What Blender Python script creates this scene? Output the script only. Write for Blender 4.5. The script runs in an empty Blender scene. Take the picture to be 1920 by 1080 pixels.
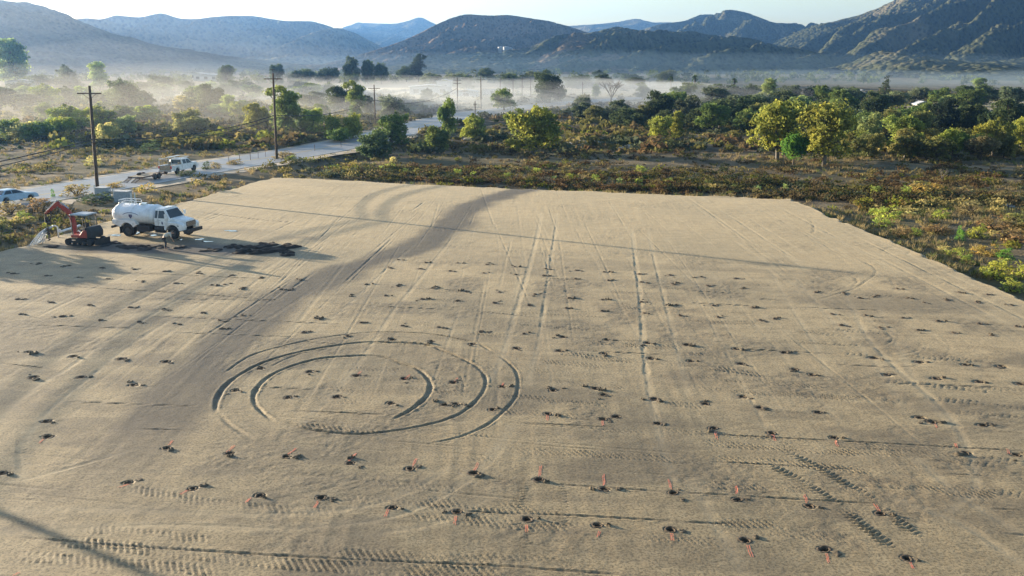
import bpy, math, random
import numpy as np
from mathutils import Vector, Matrix

sc = bpy.context.scene
COL = sc.collection
R = math.radians

# ------------------------------------------------------------------ camera
FPX, HORIZON, CAM_H = 1735.0, 110.0, 14.0          # focal length and horizon in 1920x1080 pixels, height in metres
PITCH = math.atan((540 - HORIZON) / FPX)
cam_d = bpy.data.cameras.new('camera')
cam_d.sensor_width = 36.0
cam_d.lens = 36.0 * FPX / 1920.0
cam_d.clip_start = 0.5
cam_d.clip_end = 30000.0
cam = bpy.data.objects.new('camera', cam_d)
COL.objects.link(cam)
cam.location = (0, 0, CAM_H)
cam.rotation_euler = (math.pi / 2 - PITCH, 0, 0)
sc.camera = cam

# ------------------------------------------------------------------ sky and sun
SUN_AZ = math.atan2(-0.86, 0.51)                   # from +Y towards +X; the sun stands ahead and to the left
SUN_EL = R(8.0)
world = bpy.data.worlds.new('World')
sc.world = world
world.use_nodes = True
wn = world.node_tree
sky = wn.nodes.new('ShaderNodeTexSky')
sky.sky_type = 'NISHITA'
sky.sun_disc = False
sky.sun_elevation = SUN_EL
sky.sun_rotation = SUN_AZ
sky.altitude = 300
sky.air_density = 1.0
sky.dust_density = 1.4
sky.ozone_density = 1.5
bg = wn.nodes['Background']
bg.inputs['Strength'].default_value = 0.085
wn.links.new(sky.outputs[0], bg.inputs['Color'])

sun_d = bpy.data.lights.new('sun', 'SUN')
sun_d.energy = 5.0
sun_d.angle = R(0.42)
sun_d.color = (1.0, 0.84, 0.62)
sun = bpy.data.objects.new('sun', sun_d)
COL.objects.link(sun)
sd = Vector((math.sin(SUN_AZ) * math.cos(SUN_EL), math.cos(SUN_AZ) * math.cos(SUN_EL), math.sin(SUN_EL)))
sun.rotation_euler = sd.to_track_quat('Z', 'Y').to_euler()
sun.location = (-60, 40, 60)

sc.view_settings.view_transform = 'Standard'
sc.view_settings.look = 'None'
sc.view_settings.exposure = 2.06
sc.view_settings.gamma = 1.0
sc.view_settings.use_curve_mapping = False
sc.cycles.use_denoising = True
sc.cycles.max_bounces = 5
sc.cycles.diffuse_bounces = 2
sc.cycles.glossy_bounces = 2
sc.cycles.transmission_bounces = 4
sc.cycles.transparent_max_bounces = 6
sc.cycles.volume_bounces = 0

# ------------------------------------------------------------------ helpers
def G(px, py, z=0.0):
    """the point at height z that stands at pixel (px, py) of the photograph"""
    u = (px - 960) / FPX; v = (py - 540) / FPX
    y = math.cos(PITCH) - v * math.sin(PITCH); dz = -math.sin(PITCH) - v * math.cos(PITCH)
    t = (z - CAM_H) / dz
    return (u * t, y * t)

def px_per_m(y):
    return FPX / y

def _hash(ix, iy, seed):
    h = (ix.astype(np.int64) * 374761393 + iy.astype(np.int64) * 668265263 + seed * 1442695041) & 0xffffffff
    h = ((h ^ (h >> 13)) * 1274126177) & 0xffffffff
    h = (h ^ (h >> 16)) & 0xffffffff
    return (h & 0xffffff).astype(np.float64) / float(0xffffff)

def vnoise(x, y, seed=0):
    x = np.asarray(x, dtype=np.float64); y = np.asarray(y, dtype=np.float64)
    x, y = np.broadcast_arrays(x, y)
    ix = np.floor(x); iy = np.floor(y)
    fx = x - ix; fy = y - iy
    fx = fx * fx * (3 - 2 * fx); fy = fy * fy * (3 - 2 * fy)
    a = _hash(ix, iy, seed); b = _hash(ix + 1, iy, seed); c = _hash(ix, iy + 1, seed); d = _hash(ix + 1, iy + 1, seed)
    return (a * (1 - fx) + b * fx) * (1 - fy) + (c * (1 - fx) + d * fx) * fy

def fbm(x, y, seed=0, octaves=4):
    s = 0.0; a = 0.5; t = 0.0
    x = np.asarray(x, dtype=np.float64); y = np.asarray(y, dtype=np.float64)
    for o in range(octaves):
        s = s + a * vnoise(x * 2 ** o, y * 2 ** o, seed + 17 * o); t += a; a *= 0.5
    return s / t

def catmull(pts, step=0.5):
    pts = [np.array(p, dtype=float) for p in pts]
    if len(pts) < 3:
        n = max(2, int(np.linalg.norm(pts[-1] - pts[0]) / step))
        return np.array([pts[0] + (pts[-1] - pts[0]) * t for t in np.linspace(0, 1, n)])
    P = [2 * pts[0] - pts[1]] + pts + [2 * pts[-1] - pts[-2]]
    out = []
    for i in range(1, len(P) - 2):
        p0, p1, p2, p3 = P[i - 1], P[i], P[i + 1], P[i + 2]
        n = max(2, int(np.linalg.norm(p2 - p1) / step))
        for t in np.linspace(0, 1, n, endpoint=False):
            out.append(0.5 * ((2 * p1) + (-p0 + p2) * t + (2 * p0 - 5 * p1 + 4 * p2 - p3) * t * t + (-p0 + 3 * p1 - 3 * p2 + p3) * t ** 3))
    out.append(P[-2])
    return np.array(out)

def tag(o, label=None, cat=None, group=None, kind=None):
    if label: o['label'] = label
    if cat: o['category'] = cat
    if group: o['group'] = group
    if kind: o['kind'] = kind
    return o

def link(o, parent=None):
    COL.objects.link(o)
    if parent is not None:
        o.parent = parent
    return o

def thing(name, label, cat, loc=(0, 0, 0), rotz=0.0, group=None):
    o = bpy.data.objects.new(name, None)
    o.empty_display_size = 0.3
    link(o)
    o.location = loc
    o.rotation_euler = (0, 0, rotz)
    return tag(o, label, cat, group)

def mesh_np(name, verts, quads=None, tris=None, smooth=False):
    """mesh from numpy arrays"""
    me = bpy.data.meshes.new(name)
    nv = len(verts)
    nq = 0 if quads is None else len(quads)
    nt = 0 if tris is None else len(tris)
    me.vertices.add(nv)
    me.vertices.foreach_set('co', np.asarray(verts, dtype=np.float32).ravel())
    loops = []
    starts = []
    if nq:
        loops.append(np.asarray(quads, dtype=np.int32).ravel()); starts.append(np.arange(nq, dtype=np.int32) * 4)
    if nt:
        loops.append(np.asarray(tris, dtype=np.int32).ravel()); starts.append(nq * 4 + np.arange(nt, dtype=np.int32) * 3)
    loops = np.concatenate(loops)
    starts = np.concatenate(starts)
    me.loops.add(len(loops))
    me.loops.foreach_set('vertex_index', loops)
    me.polygons.add(nq + nt)
    me.polygons.foreach_set('loop_start', starts)
    if smooth:
        me.polygons.foreach_set('use_smooth', np.ones(nq + nt, dtype=bool))
    me.update(calc_edges=True)
    return me

def color_attr(me, name, rgb):
    a = me.color_attributes.new(name, 'FLOAT_COLOR', 'POINT')
    c = np.ones((len(me.vertices), 4), dtype=np.float32)
    c[:, :rgb.shape[1]] = rgb
    a.data.foreach_set('color', c.ravel())

def mesh_obj(name, me, mat, parent=None):
    o = bpy.data.objects.new(name, me)
    if mat is not None:
        if not me.materials:
            me.materials.append(mat)
    return link(o, parent)

class MB:
    """collects simple shapes and links them as one mesh object"""
    def __init__(self):
        self.v = []; self.f = []
    def add(self, vs, fs):
        b = len(self.v)
        self.v += [tuple(p) for p in vs]
        self.f += [tuple(b + i for i in f) for f in fs]
        return self
    def box(self, c, s, rot=None, taper=1.0):
        x, y, z = s[0] / 2, s[1] / 2, s[2] / 2
        vs = [Vector(p) for p in ((-x, -y, -z), (x, -y, -z), (x, y, -z), (-x, y, -z))]
        vs += [Vector(p) for p in ((-x * taper, -y * taper, z), (x * taper, -y * taper, z), (x * taper, y * taper, z), (-x * taper, y * taper, z))]
        if rot is not None:
            vs = [rot @ p for p in vs]
        vs = [p + Vector(c) for p in vs]
        return self.add(vs, [(3, 2, 1, 0), (4, 5, 6, 7), (0, 1, 5, 4), (1, 2, 6, 5), (2, 3, 7, 6), (3, 0, 4, 7)])
    def tube(self, path, r, n=8, cap=True):
        path = [Vector(p) for p in path]
        if not isinstance(r, (list, tuple)):
            r = [r] * len(path)
        rings = []
        for i, p in enumerate(path):
            d = (path[min(i + 1, len(path) - 1)] - path[max(i - 1, 0)]).normalized()
            a = Vector((0, 0, 1)) if abs(d.z) < 0.9 else Vector((1, 0, 0))
            u = d.cross(a).normalized(); w = d.cross(u).normalized()
            rings.append([p + (u * math.cos(2 * math.pi * k / n) + w * math.sin(2 * math.pi * k / n)) * r[i] for k in range(n)])
        vs = [q for ring in rings for q in ring]
        fs = []
        for i in range(len(rings) - 1):
            for k in range(n):
                k2 = (k + 1) % n
                fs.append((i * n + k2, i * n + k, (i + 1) * n + k, (i + 1) * n + k2))
        if cap:
            fs.append(tuple(range(n)))
            fs.append(tuple(reversed(range((len(rings) - 1) * n, len(rings) * n))))
        return self.add(vs, fs)
    def cyl(self, p0, p1, r0, r1=None, n=16):
        return self.tube([p0, p1], [r0, r0 if r1 is None else r1], n)
    def prism(self, prof, y0, y1, inset=0.0):
        """profile of (x, z) points swept along y"""
        n = len(prof)
        vs = [(x, y0, z) for x, z in prof] + [(x, y1, z) for x, z in prof]
        fs = [tuple(range(n)), tuple(reversed(range(n, 2 * n)))]
        for i in range(n):
            j = (i + 1) % n
            fs.append((j, i, n + i, n + j))
        return self.add(vs, fs)
    def loft(self, rings, closed=True):
        n = len(rings[0])
        vs = [p for r in rings for p in r]
        fs = []
        for i in range(len(rings) - 1):
            for k in range(n):
                k2 = (k + 1) % n
                fs.append((i * n + k, i * n + k2, (i + 1) * n + k2, (i + 1) * n + k))
        if closed:
            fs.append(tuple(reversed(range(n))))
            fs.append(tuple(range((len(rings) - 1) * n, len(rings) * n)))
        return self.add(vs, fs)
    def mesh(self, name, mat, smooth=False):
        me = bpy.data.meshes.new(name)
        me.from_pydata(self.v, [], self.f)
        me.materials.append(mat)
        if smooth:
            me.polygons.foreach_set('use_smooth', [True] * len(me.polygons))
        me.update()
        return me
    def build(self, name, mat, parent=None, bevel=0.0, smooth=False, seg=2):
        o = bpy.data.objects.new(name, self.mesh(name, mat, smooth))
        link(o, parent)
        import bmesh
        bm = bmesh.new(); bm.from_mesh(o.data)
        bmesh.ops.recalc_face_normals(bm, faces=bm.faces)
        bm.to_mesh(o.data); bm.free()
        if bevel:
            m = o.modifiers.new('bevel', 'BEVEL'); m.width = bevel; m.segments = seg; m.limit_method = 'ANGLE'; m.angle_limit = R(35)
            o.data.polygons.foreach_set('use_smooth', [True] * len(o.data.polygons))
            m2 = o.modifiers.new('wn', 'WEIGHTED_NORMAL')
        return o

ORD = ['zeroth', 'first', 'second', 'third', 'fourth', 'fifth', 'sixth', 'seventh', 'eighth', 'ninth', 'tenth', 'eleventh', 'twelfth',
       'thirteenth', 'fourteenth', 'fifteenth', 'sixteenth', 'seventeenth', 'eighteenth', 'nineteenth', 'twentieth']
TENS = {2: 'twenty', 3: 'thirty', 4: 'forty', 5: 'fifty', 6: 'sixty'}
def ordinal(n):
    if n <= 20: return ORD[n]
    t, u = divmod(n, 10)
    return (TENS[t] + '-' + ORD[u]) if u else TENS[t][:-1] + 'ieth'

# ------------------------------------------------------------------ materials
def mat_new(name):
    m = bpy.data.materials.new(name)
    m.use_nodes = True
    nt = m.node_tree
    return m, nt, nt.nodes['Principled BSDF']

def mat_plain(name, col, rough=0.6, metal=0.0, var=0.12, scale=6.0, bump=0.0, dirt=None):
    """plain colour with a little uneven wear; dirt adds a dusty tone in patches"""
    m, nt, b = mat_new(name)
    tc = nt.nodes.new('ShaderNodeTexCoord')
    nz = nt.nodes.new('ShaderNodeTexNoise'); nz.inputs['Scale'].default_value = scale; nz.inputs['Detail'].default_value = 5
    nt.links.new(tc.outputs['Object'], nz.inputs['Vector'])
    mr = nt.nodes.new('ShaderNodeMapRange')
    mr.inputs['From Min'].default_value = 0.3; mr.inputs['From Max'].default_value = 0.7
    mr.inputs['To Min'].default_value = 1 - var; mr.inputs['To Max'].default_value = 1 + var
    nt.links.new(nz.outputs['Fac'], mr.inputs['Value'])
    mx = nt.nodes.new('ShaderNodeMix'); mx.data_type = 'RGBA'; mx.blend_type = 'MULTIPLY'; mx.inputs['Factor'].default_value = 1.0
    mx.inputs['A'].default_value = (*col, 1)
    nt.links.new(mr.outputs[0], mx.inputs['B'])
    out = mx.outputs['Result']
    if dirt:
        nz2 = nt.nodes.new('ShaderNodeTexNoise'); nz2.inputs['Scale'].default_value = 1.7; nz2.inputs['Detail'].default_value = 7
        nt.links.new(tc.outputs['Object'], nz2.inputs['Vector'])
        m2 = nt.nodes.new('ShaderNodeMapRange'); m2.inputs['From Min'].default_value = 0.45; m2.inputs['From Max'].default_value = 0.75
        m2.inputs['To Max'].default_value = dirt
        nt.links.new(nz2.outputs['Fac'], m2.inputs['Value'])
        mm = nt.nodes.new('ShaderNodeMix'); mm.data_type = 'RGBA'
        nt.links.new(m2.outputs[0], mm.inputs['Factor'])
        nt.links.new(out, mm.inputs['A']); mm.inputs['B'].default_value = (0.28, 0.22, 0.15, 1)
        out = mm.outputs['Result']
    nt.links.new(out, b.inputs['Base Color'])
    b.inputs['Roughness'].default_value = rough
    b.inputs['Metallic'].default_value = metal
    if bump:
        bp = nt.nodes.new('ShaderNodeBump'); bp.inputs['Strength'].default_value = bump; bp.inputs['Distance'].default_value = 0.02
        nt.links.new(nz.outputs['Fac'], bp.inputs['Height']); nt.links.new(bp.outputs[0], b.inputs['Normal'])
    return m

M = {}
M['white'] = mat_plain('white_paint', (0.78, 0.79, 0.80), 0.34, dirt=0.45)
M['tank_white'] = mat_plain('tank_white', (0.80, 0.81, 0.83), 0.3, dirt=0.3, var=0.06)
M['black'] = mat_plain('black_steel', (0.016, 0.016, 0.018), 0.6, dirt=0.05)
M['rubber'] = mat_plain('tyre_rubber', (0.016, 0.0155, 0.015), 0.85, dirt=0.1)
M['rim'] = mat_plain('rim_steel', (0.07, 0.068, 0.066), 0.6, 0.2, dirt=0.2)
M['chrome'] = mat_plain('grey_metal', (0.45, 0.46, 0.48), 0.3, 0.9)
M['red'] = mat_plain('orange_red_paint', (0.36, 0.034, 0.016), 0.5, dirt=0.35)
M['glass'] = mat_plain('dark_glass', (0.03, 0.04, 0.05), 0.06, var=0.02)
M['sedan'] = mat_plain('shade_tinted_paint', (0.33, 0.47, 0.60), 0.3, dirt=0.1)  # white car; bluish shade is put into its paint colour
M['lamp_red'] = mat_plain('red_lamp', (0.5, 0.02, 0.02), 0.25)
M['lamp_clear'] = mat_plain('clear_lamp', (0.7, 0.7, 0.68), 0.15)
M['wood'] = mat_plain('weathered_wood', (0.16, 0.11, 0.07), 0.85, var=0.3, scale=9, bump=0.4)
M['pole_wood'] = mat_plain('pole_wood', (0.075, 0.05, 0.032), 0.85, var=0.3, scale=7, bump=0.4)
M['cabinet'] = mat_plain('grey_cabinet', (0.30, 0.34, 0.38), 0.5, dirt=0.2)
M['cable'] = mat_plain('cable_black', (0.02, 0.02, 0.02), 0.7)
M['emblem'] = mat_plain('emblem_blue', (0.05, 0.06, 0.16), 0.4)
M['straw_deck'] = mat_plain('deck_planks', (0.30, 0.24, 0.16), 0.8, var=0.3, scale=5)
M['rust'] = mat_plain('rusty_steel', (0.12, 0.07, 0.05), 0.8, var=0.3, dirt=0.3)
M['shirt'] = mat_plain('pale_shirt', (0.50, 0.48, 0.42), 0.9)
M['trousers'] = mat_plain('dark_trousers', (0.035, 0.035, 0.04), 0.9)
M['skin'] = mat_plain('skin', (0.36, 0.20, 0.13), 0.6)
M['hat'] = mat_plain('dark_cap', (0.03, 0.03, 0.03), 0.9)
M['wall'] = mat_plain('pale_wall', (0.48, 0.48, 0.47), 0.7)
M['roof'] = mat_plain('grey_roof', (0.42, 0.43, 0.45), 0.5)
M['tan_roof'] = mat_plain('tan_roof', (0.30, 0.22, 0.16), 0.7)
M['bark'] = mat_plain('bark', (0.07, 0.055, 0.04), 0.9, var=0.3, scale=4, bump=0.5)
M['pale_bark'] = mat_plain('pale_bark', (0.13, 0.115, 0.095), 0.9, var=0.3, scale=4, bump=0.5)
M['rock'] = mat_plain('rock', (0.30, 0.28, 0.25), 0.9, var=0.25, scale=2, bump=0.6)
M['pipe'] = mat_plain('white_pipe', (0.75, 0.76, 0.78), 0.5)
M['hi_vis'] = mat_plain('marker_white', (0.7, 0.7, 0.68), 0.6)
# ------------------------------------------------------------------ layout of the ground
FIELD = [(31.5, 6.0), (31.0, 52.0), (30.4, 72.0), (29.0, 94.5), (0.0, 103.0), (-29.5, 113.0), (-33.5, 92.0), (-37.5, 74.0), (-40.5, 58.0), (-44.0, 6.0)]
ROAD = catmull([(-73.0, -20.0), (-66.0, 30.0), (-54.5, 86.0), (-49.0, 103.0), (-41.5, 124.0), (-31.0, 152.0), (-23.5, 185.0), (-17.0, 222.0), (-6.0, 262.0), (30.0, 330.0), (90.0, 400.0)], 2.0)
ROAD_W = 5.2

def poly_sdf(px, py, poly):
    """signed distance, positive inside"""
    d2 = np.full(px.shape, 1e18); inside = np.zeros(px.shape, dtype=bool)
    n = len(poly)
    for i in range(n):
        ax, ay = poly[i]; bx, by = poly[(i + 1) % n]
        ex, ey = bx - ax, by - ay
        t = np.clip(((px - ax) * ex + (py - ay) * ey) / (ex * ex + ey * ey), 0, 1)
        d2 = np.minimum(d2, (px - ax - t * ex) ** 2 + (py - ay - t * ey) ** 2)
        c = ((ay > py) != (by > py)) & (px < (bx - ax) * (py - ay) / (by - ay + 1e-12) + ax)
        inside ^= c
    d = np.sqrt(d2)
    return np.where(inside, d, -d)

def road_dist(px, py):
    d2 = np.full(px.shape, 1e18)
    for i in range(0, len(ROAD) - 1, 2):
        ax, ay = ROAD[i]; bx, by = ROAD[min(i + 2, len(ROAD) - 1)]
        ex, ey = bx - ax, by - ay
        t = np.clip(((px - ax) * ex + (py - ay) * ey) / (ex * ex + ey * ey + 1e-9), 0, 1)
        d2 = np.minimum(d2, (px - ax - t * ex) ** 2 + (py - ay - t * ey) ** 2)
    return np.sqrt(d2)

def sstep(a, b, x):
    t = np.clip((x - a) / (b - a), 0, 1)
    return t * t * (3 - 2 * t)

def ground_h(px, py):
    px = np.asarray(px, dtype=float); py = np.asarray(py, dtype=float)
    sdf = poly_sdf(px, py, FIELD)
    rd = road_dist(px, py)
    left = sstep(-26, -33, px)
    base = -0.8 + 0.6 * left
    wob = (fbm(px / 9, py / 9, 3, 3) - 0.5) * 0.7 + (fbm(px / 40, py / 40, 5, 3) - 0.5) * 1.2 * sstep(115, 160, py)
    away = sstep(0.5, 9, -sdf)
    z = base + wob * away
    k = sstep(11, 5.5, rd)
    z = z * (1 - k) + (-0.24) * k
    ins = sstep(0.0, 2.0, sdf)
    z = z * (1 - ins) + (-1.3) * ins
    return z

def gz(x, y):
    return float(ground_h(np.array([x]), np.array([y]))[0])

def axis_lines(lo, hi, flo, fhi, step, grow=1.12):
    a = list(np.arange(flo, fhi + step, step))
    s = step; x = a[-1]
    while x < hi:
        s *= grow; x += s; a.append(min(x, hi))
    s = step; x = a[0]; pre = []
    while x > lo:
        s *= grow; x -= s; pre.append(max(x, lo))
    return np.array(pre[::-1] + a)

def grid_mesh(name, xs, ys, Z, keep=None, smooth=True):
    ny, nx = Z.shape
    X, Y = np.meshgrid(xs, ys)
    idx = np.arange(ny * nx).reshape(ny, nx)
    q = np.stack([idx[:-1, :-1], idx[:-1, 1:], idx[1:, 1:], idx[1:, :-1]], -1).reshape(-1, 4)
    V = np.stack([X, Y, Z], -1).reshape(-1, 3)
    if keep is not None:
        kq = (keep[:-1, :-1] & keep[:-1, 1:] & keep[1:, 1:] & keep[1:, :-1]).ravel()
        q = q[kq]
        used = np.zeros(len(V), dtype=bool); used[q.ravel()] = True
        remap = np.cumsum(used) - 1
        return mesh_np(name, V[used], remap[q], smooth=smooth), used
    return mesh_np(name, V, q, smooth=smooth), None

# ---- the wide ground sheet
def mat_ground():
    m, nt, b = mat_new('scrub_ground')
    N = nt.nodes; L = nt.links
    geo = N.new('ShaderNodeNewGeometry')
    def noise(scale, det=6, vec=None):
        n = N.new('ShaderNodeTexNoise'); n.inputs['Scale'].default_value = scale; n.inputs['Detail'].default_value = det
        L.new(vec or geo.outputs['Position'], n.inputs['Vector']); return n
    n1 = noise(0.05); n2 = noise(0.35); n3 = noise(4.0); n4 = noise(0.012, 3)
    r1 = N.new('ShaderNodeValToRGB')
    e = r1.color_ramp.elements
    e[0].position = 0.34; e[0].color = (0.065, 0.052, 0.032, 1)
    e[1].position = 0.66; e[1].color = (0.23, 0.18, 0.11, 1)
    k = r1.color_ramp.elements.new(0.5); k.color = (0.135, 0.105, 0.065, 1)
    L.new(n2.outputs['Fac'], r1.inputs['Fac'])
    r2 = N.new('ShaderNodeValToRGB')
    e = r2.color_ramp.elements
    e[0].position = 0.42; e[0].color = (0, 0, 0, 1); e[1].position = 0.6; e[1].color = (0.75, 0.75, 0.75, 1)
    L.new(n1.outputs['Fac'], r2.inputs['Fac'])
    mx = N.new('ShaderNodeMix'); mx.data_type = 'RGBA'
    L.new(r2.outputs[0], mx.inputs['Factor']); L.new(r1.outputs[0], mx.inputs['A']); mx.inputs['B'].default_value = (0.085, 0.080, 0.040, 1)
    mu = N.new('ShaderNodeMix'); mu.data_type = 'RGBA'; mu.blend_type = 'OVERLAY'; mu.inputs['Factor'].default_value = 0.5
    L.new(mx.outputs['Result'], mu.inputs['A']); L.new(n3.outputs['Fac'], mu.inputs['B'])
    L.new(mu.outputs['Result'], b.inputs['Base Color'])
    b.inputs['Roughness'].default_value = 0.95
    b.inputs['Specular IOR Level'].default_value = 0.1
    bp = N.new('ShaderNodeBump'); bp.inputs['Strength'].default_value = 0.5; bp.inputs['Distance'].default_value = 0.15
    L.new(n3.outputs['Fac'], bp.inputs['Height']); L.new(bp.outputs[0], b.inputs['Normal'])
    return m
M['ground'] = mat_ground()
gx = axis_lines(-6000, 6000, -75, 110, 0.9, 1.13)
gy = axis_lines(-1500, 9000, 30, 190, 0.9, 1.10)
GX, GY = np.meshgrid(gx, gy)
GZ = ground_h(GX, GY)
far = sstep(260, 900, np.hypot(GX, GY))
GZ = GZ * (1 - far) - 1.0 * far
me, _ = grid_mesh('ground', gx, gy, GZ)
tag(mesh_obj('ground', me, M['ground']), 'dry scrubland ground of the valley', None, None, 'structure')

# ---- the graded dirt field with its ruts
fxs = np.concatenate([np.arange(-45, -16, 0.115), np.arange(-16, 16, 0.065), np.arange(16, 32, 0.115)])
fys = np.concatenate([np.arange(6, 21, 0.4), np.arange(21, 36, 0.06), np.arange(36, 62, 0.1), np.arange(62, 116, 0.26)])
FX, FY = np.meshgrid(fxs, fys)
SD = poly_sdf(FX, FY, FIELD)
Hf = np.zeros_like(FX)
WET = np.zeros_like(FX); PALE = np.zeros_like(FX); ROUGH = np.zeros_like(FX)

def stamp(poly, rad):
    poly = np.asarray(poly)
    x0, y0 = poly.min(0) - rad; x1, y1 = poly.max(0) + rad
    ix0, ix1 = np.searchsorted(fxs, [x0, x1]); iy0, iy1 = np.searchsorted(fys, [y0, y1])
    if ix1 - ix0 < 2 or iy1 - iy0 < 2:
        return None
    D = np.full((iy1 - iy0, ix1 - ix0), 1e9); T = np.zeros_like(D); S = np.zeros_like(D)
    s = 0.0
    for i in range(len(poly) - 1):
        a, b_ = poly[i], poly[i + 1]
        L_ = math.hypot(*(b_ - a))
        if L_ < 1e-6: continue
        bx0, bx1 = np.searchsorted(fxs, [min(a[0], b_[0]) - rad, max(a[0], b_[0]) + rad]); by0, by1 = np.searchsorted(fys, [min(a[1], b_[1]) - rad, max(a[1], b_[1]) + rad])
        if bx1 <= bx0 or by1 <= by0:
            s += L_; continue
        X = fxs[None, bx0:bx1]; Y = fys[by0:by1, None]
        e = (b_ - a) / L_
        u = (X - a[0]) * e[0] + (Y - a[1]) * e[1]
        w = -(X - a[0]) * e[1] + (Y - a[1]) * e[0]
        uc = np.clip(u, 0, L_)
        d = np.hypot(u - uc, w)
        sl = (slice(by0 - iy0, by1 - iy0), slice(bx0 - ix0, bx1 - ix0))
        m = d < D[sl]
        D[sl] = np.where(m, d, D[sl]); T[sl] = np.where(m, w, T[sl]); S[sl] = np.where(m, s + uc, S[sl])
        s += L_
    return (slice(iy0, iy1), slice(ix0, ix1)), D, T, S, s

def P(pts, step=0.4):
    return catmull([G(*p) for p in pts], step)

def rut(pts, depth=0.06, width=0.16, berm=0.4, pale=0.0, world_pts=False, fade=4.0, seed=1, wet=0.0):
    poly = np.asarray(pts) if world_pts else P(pts)
    r = stamp(poly, width * 3.2)
    if r is None: return
    sl, D, T, S, L_ = r
    f = np.ones_like(D)
    if fade:
        f = np.clip(np.minimum(S, L_ - S) / min(fade, L_ * 0.3), 0, 1)
    f = f * (0.55 + 0.9 * vnoise(S * 1.3, seed * 7.7 + S * 0, seed))
    q = np.maximum(D + width * 0.7 * (fbm(S * 1.7 + 9, T * 0 + seed, seed + 5, 2) - 0.5), 0) / width
    berm = berm * (0.25 + 1.5 * vnoise(S * 5.0, T * 6.0, seed + 6))
    prof = -np.exp(-q * q * 1.6) + berm * np.exp(-((q - 1.45) ** 2) * 5.0)
    Hf[sl] += depth * f * prof
    if pale:
        PALE[sl] = np.maximum(PALE[sl], pale * np.exp(-(D / (width * 1.6)) ** 2))
    if wet:
        WET[sl] = np.maximum(WET[sl], wet * np.exp(-(D / (width * 1.1)) ** 2))

def tread(pts, width=0.5, amp=0.02, pitch=0.21, slant=0.6, chevron=False, seed=2, world_pts=False):
    poly = np.asarray(pts) if world_pts else P(pts)
    r = stamp(poly, width * 0.7)
    if r is None: return
    sl, D, T, S, L_ = r
    TT = np.abs(T) if chevron else T
    ph = (S + slant * TT) / pitch
    tri = np.sin(2 * math.pi * ph)
    tri = np.sign(tri) * np.abs(tri) ** 0.6
    edge = sstep(width * 0.55, width * 0.42, D)
    gate = sstep(0.3, 0.75, fbm(S * 0.5, T * 1.2 + seed * 3.1, seed, 3) + 0.17)
    end = np.clip(np.minimum(S, L_ - S) / 0.5, 0, 1)
    w = edge * gate * end
    Hf[sl] += 0.75 * amp * w * tri * (0.15 + 1.5 * vnoise(S * 1.6, T * 4.0, seed + 1)) - 0.003 * w
    ROUGH[sl] = np.maximum(ROUGH[sl], w)

# row direction of the grid of holes
ROWV = np.array([0.982, -0.19]); ROWV /= np.linalg.norm(ROWV)
fine = (fbm(FX * 2.2, FY * 2.2, 11, 3) - 0.5)
along = FX * ROWV[0] + FY * ROWV[1]; across = -FX * ROWV[1] + FY * ROWV[0]
scr_a = (vnoise(along * 0.22, across * 3.4, 21) - 0.5) * sstep(0.35, 0.65, fbm(FX / 7, FY / 7, 22, 2))
scr_b = (vnoise(FX * 3.2, FY * 0.16, 23) - 0.5) * sstep(0.4, 0.7, fbm(FX / 9 + 3, FY / 9, 24, 2))
patch = sstep(0.5, 0.72, fbm(FX / 3.2, FY / 3.2, 27, 3))
Hf += fine * (0.007 + 0.016 * patch) + (fbm(FX * 6, FY * 6, 12, 2) - 0.5) * (0.008 + 0.018 * patch) + scr_a * 0.009 + scr_b * 0.009 + (fbm(FX / 14, FY / 14, 25, 2) - 0.5) * 0.04
ROUGH = np.maximum(ROUGH, patch * 0.6)

Z32 = lambda pts: [(400 + x / 3.2, 600 + y / 3.2) for x, y in pts]
ZR = lambda pts: [(1280 + x / 3, 480 + y / 3) for x, y in pts]
# the ring of skid ruts
for k, (pts, dp, wd) in enumerate((
    ([(375, 612), (300, 560), (255, 510), (242, 460), (270, 400), (340, 335), (460, 280), (620, 235), (800, 217), (960, 214), (1060, 235), (1130, 262)], 0.15, 0.2),
    ([(1060, 235), (1130, 262), (1210, 285), (1270, 330), (1302, 385), (1293, 440), (1240, 500), (1150, 560), (1060, 605)], 0.14, 0.20),
    ([(15, 560), (20, 490), (60, 410), (140, 340), (300, 255), (480, 200), (740, 152), (950, 132), (1260, 146), (1400, 190)], 0.15, 0.2),
    ([(1300, 160), (1400, 192), (1480, 225), (1580, 280), (1633, 350), (1620, 430), (1540, 520), (1420, 590), (1200, 645), (950, 680), (800, 682), (600, 660), (470, 625), (375, 600)], 0.11, 0.17),
    ([(60, 320), (220, 215), (400, 160), (600, 115), (800, 87), (1000, 73), (1300, 85), (1560, 135), (1700, 205)], 0.09, 0.14),
    ([(1700, 210), (1750, 240), (1810, 300), (1830, 370), (1815, 460), (1740, 550), (1640, 630), (1480, 700), (1290, 742)], 0.09, 0.14),
    ([(30, 560), (100, 630), (200, 690), (260, 720)], 0.07, 0.2),
    ([(1380, 270), (1470, 320), (1500, 380), (1490, 450)], 0.05, 0.12),
    ([(300, 305), (420, 240), (560, 190)], 0.05, 0.12))):
    rut(Z32(pts), dp * 0.45, wd * 0.52, 0.3, seed=30 + k, fade=0.8)
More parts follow.
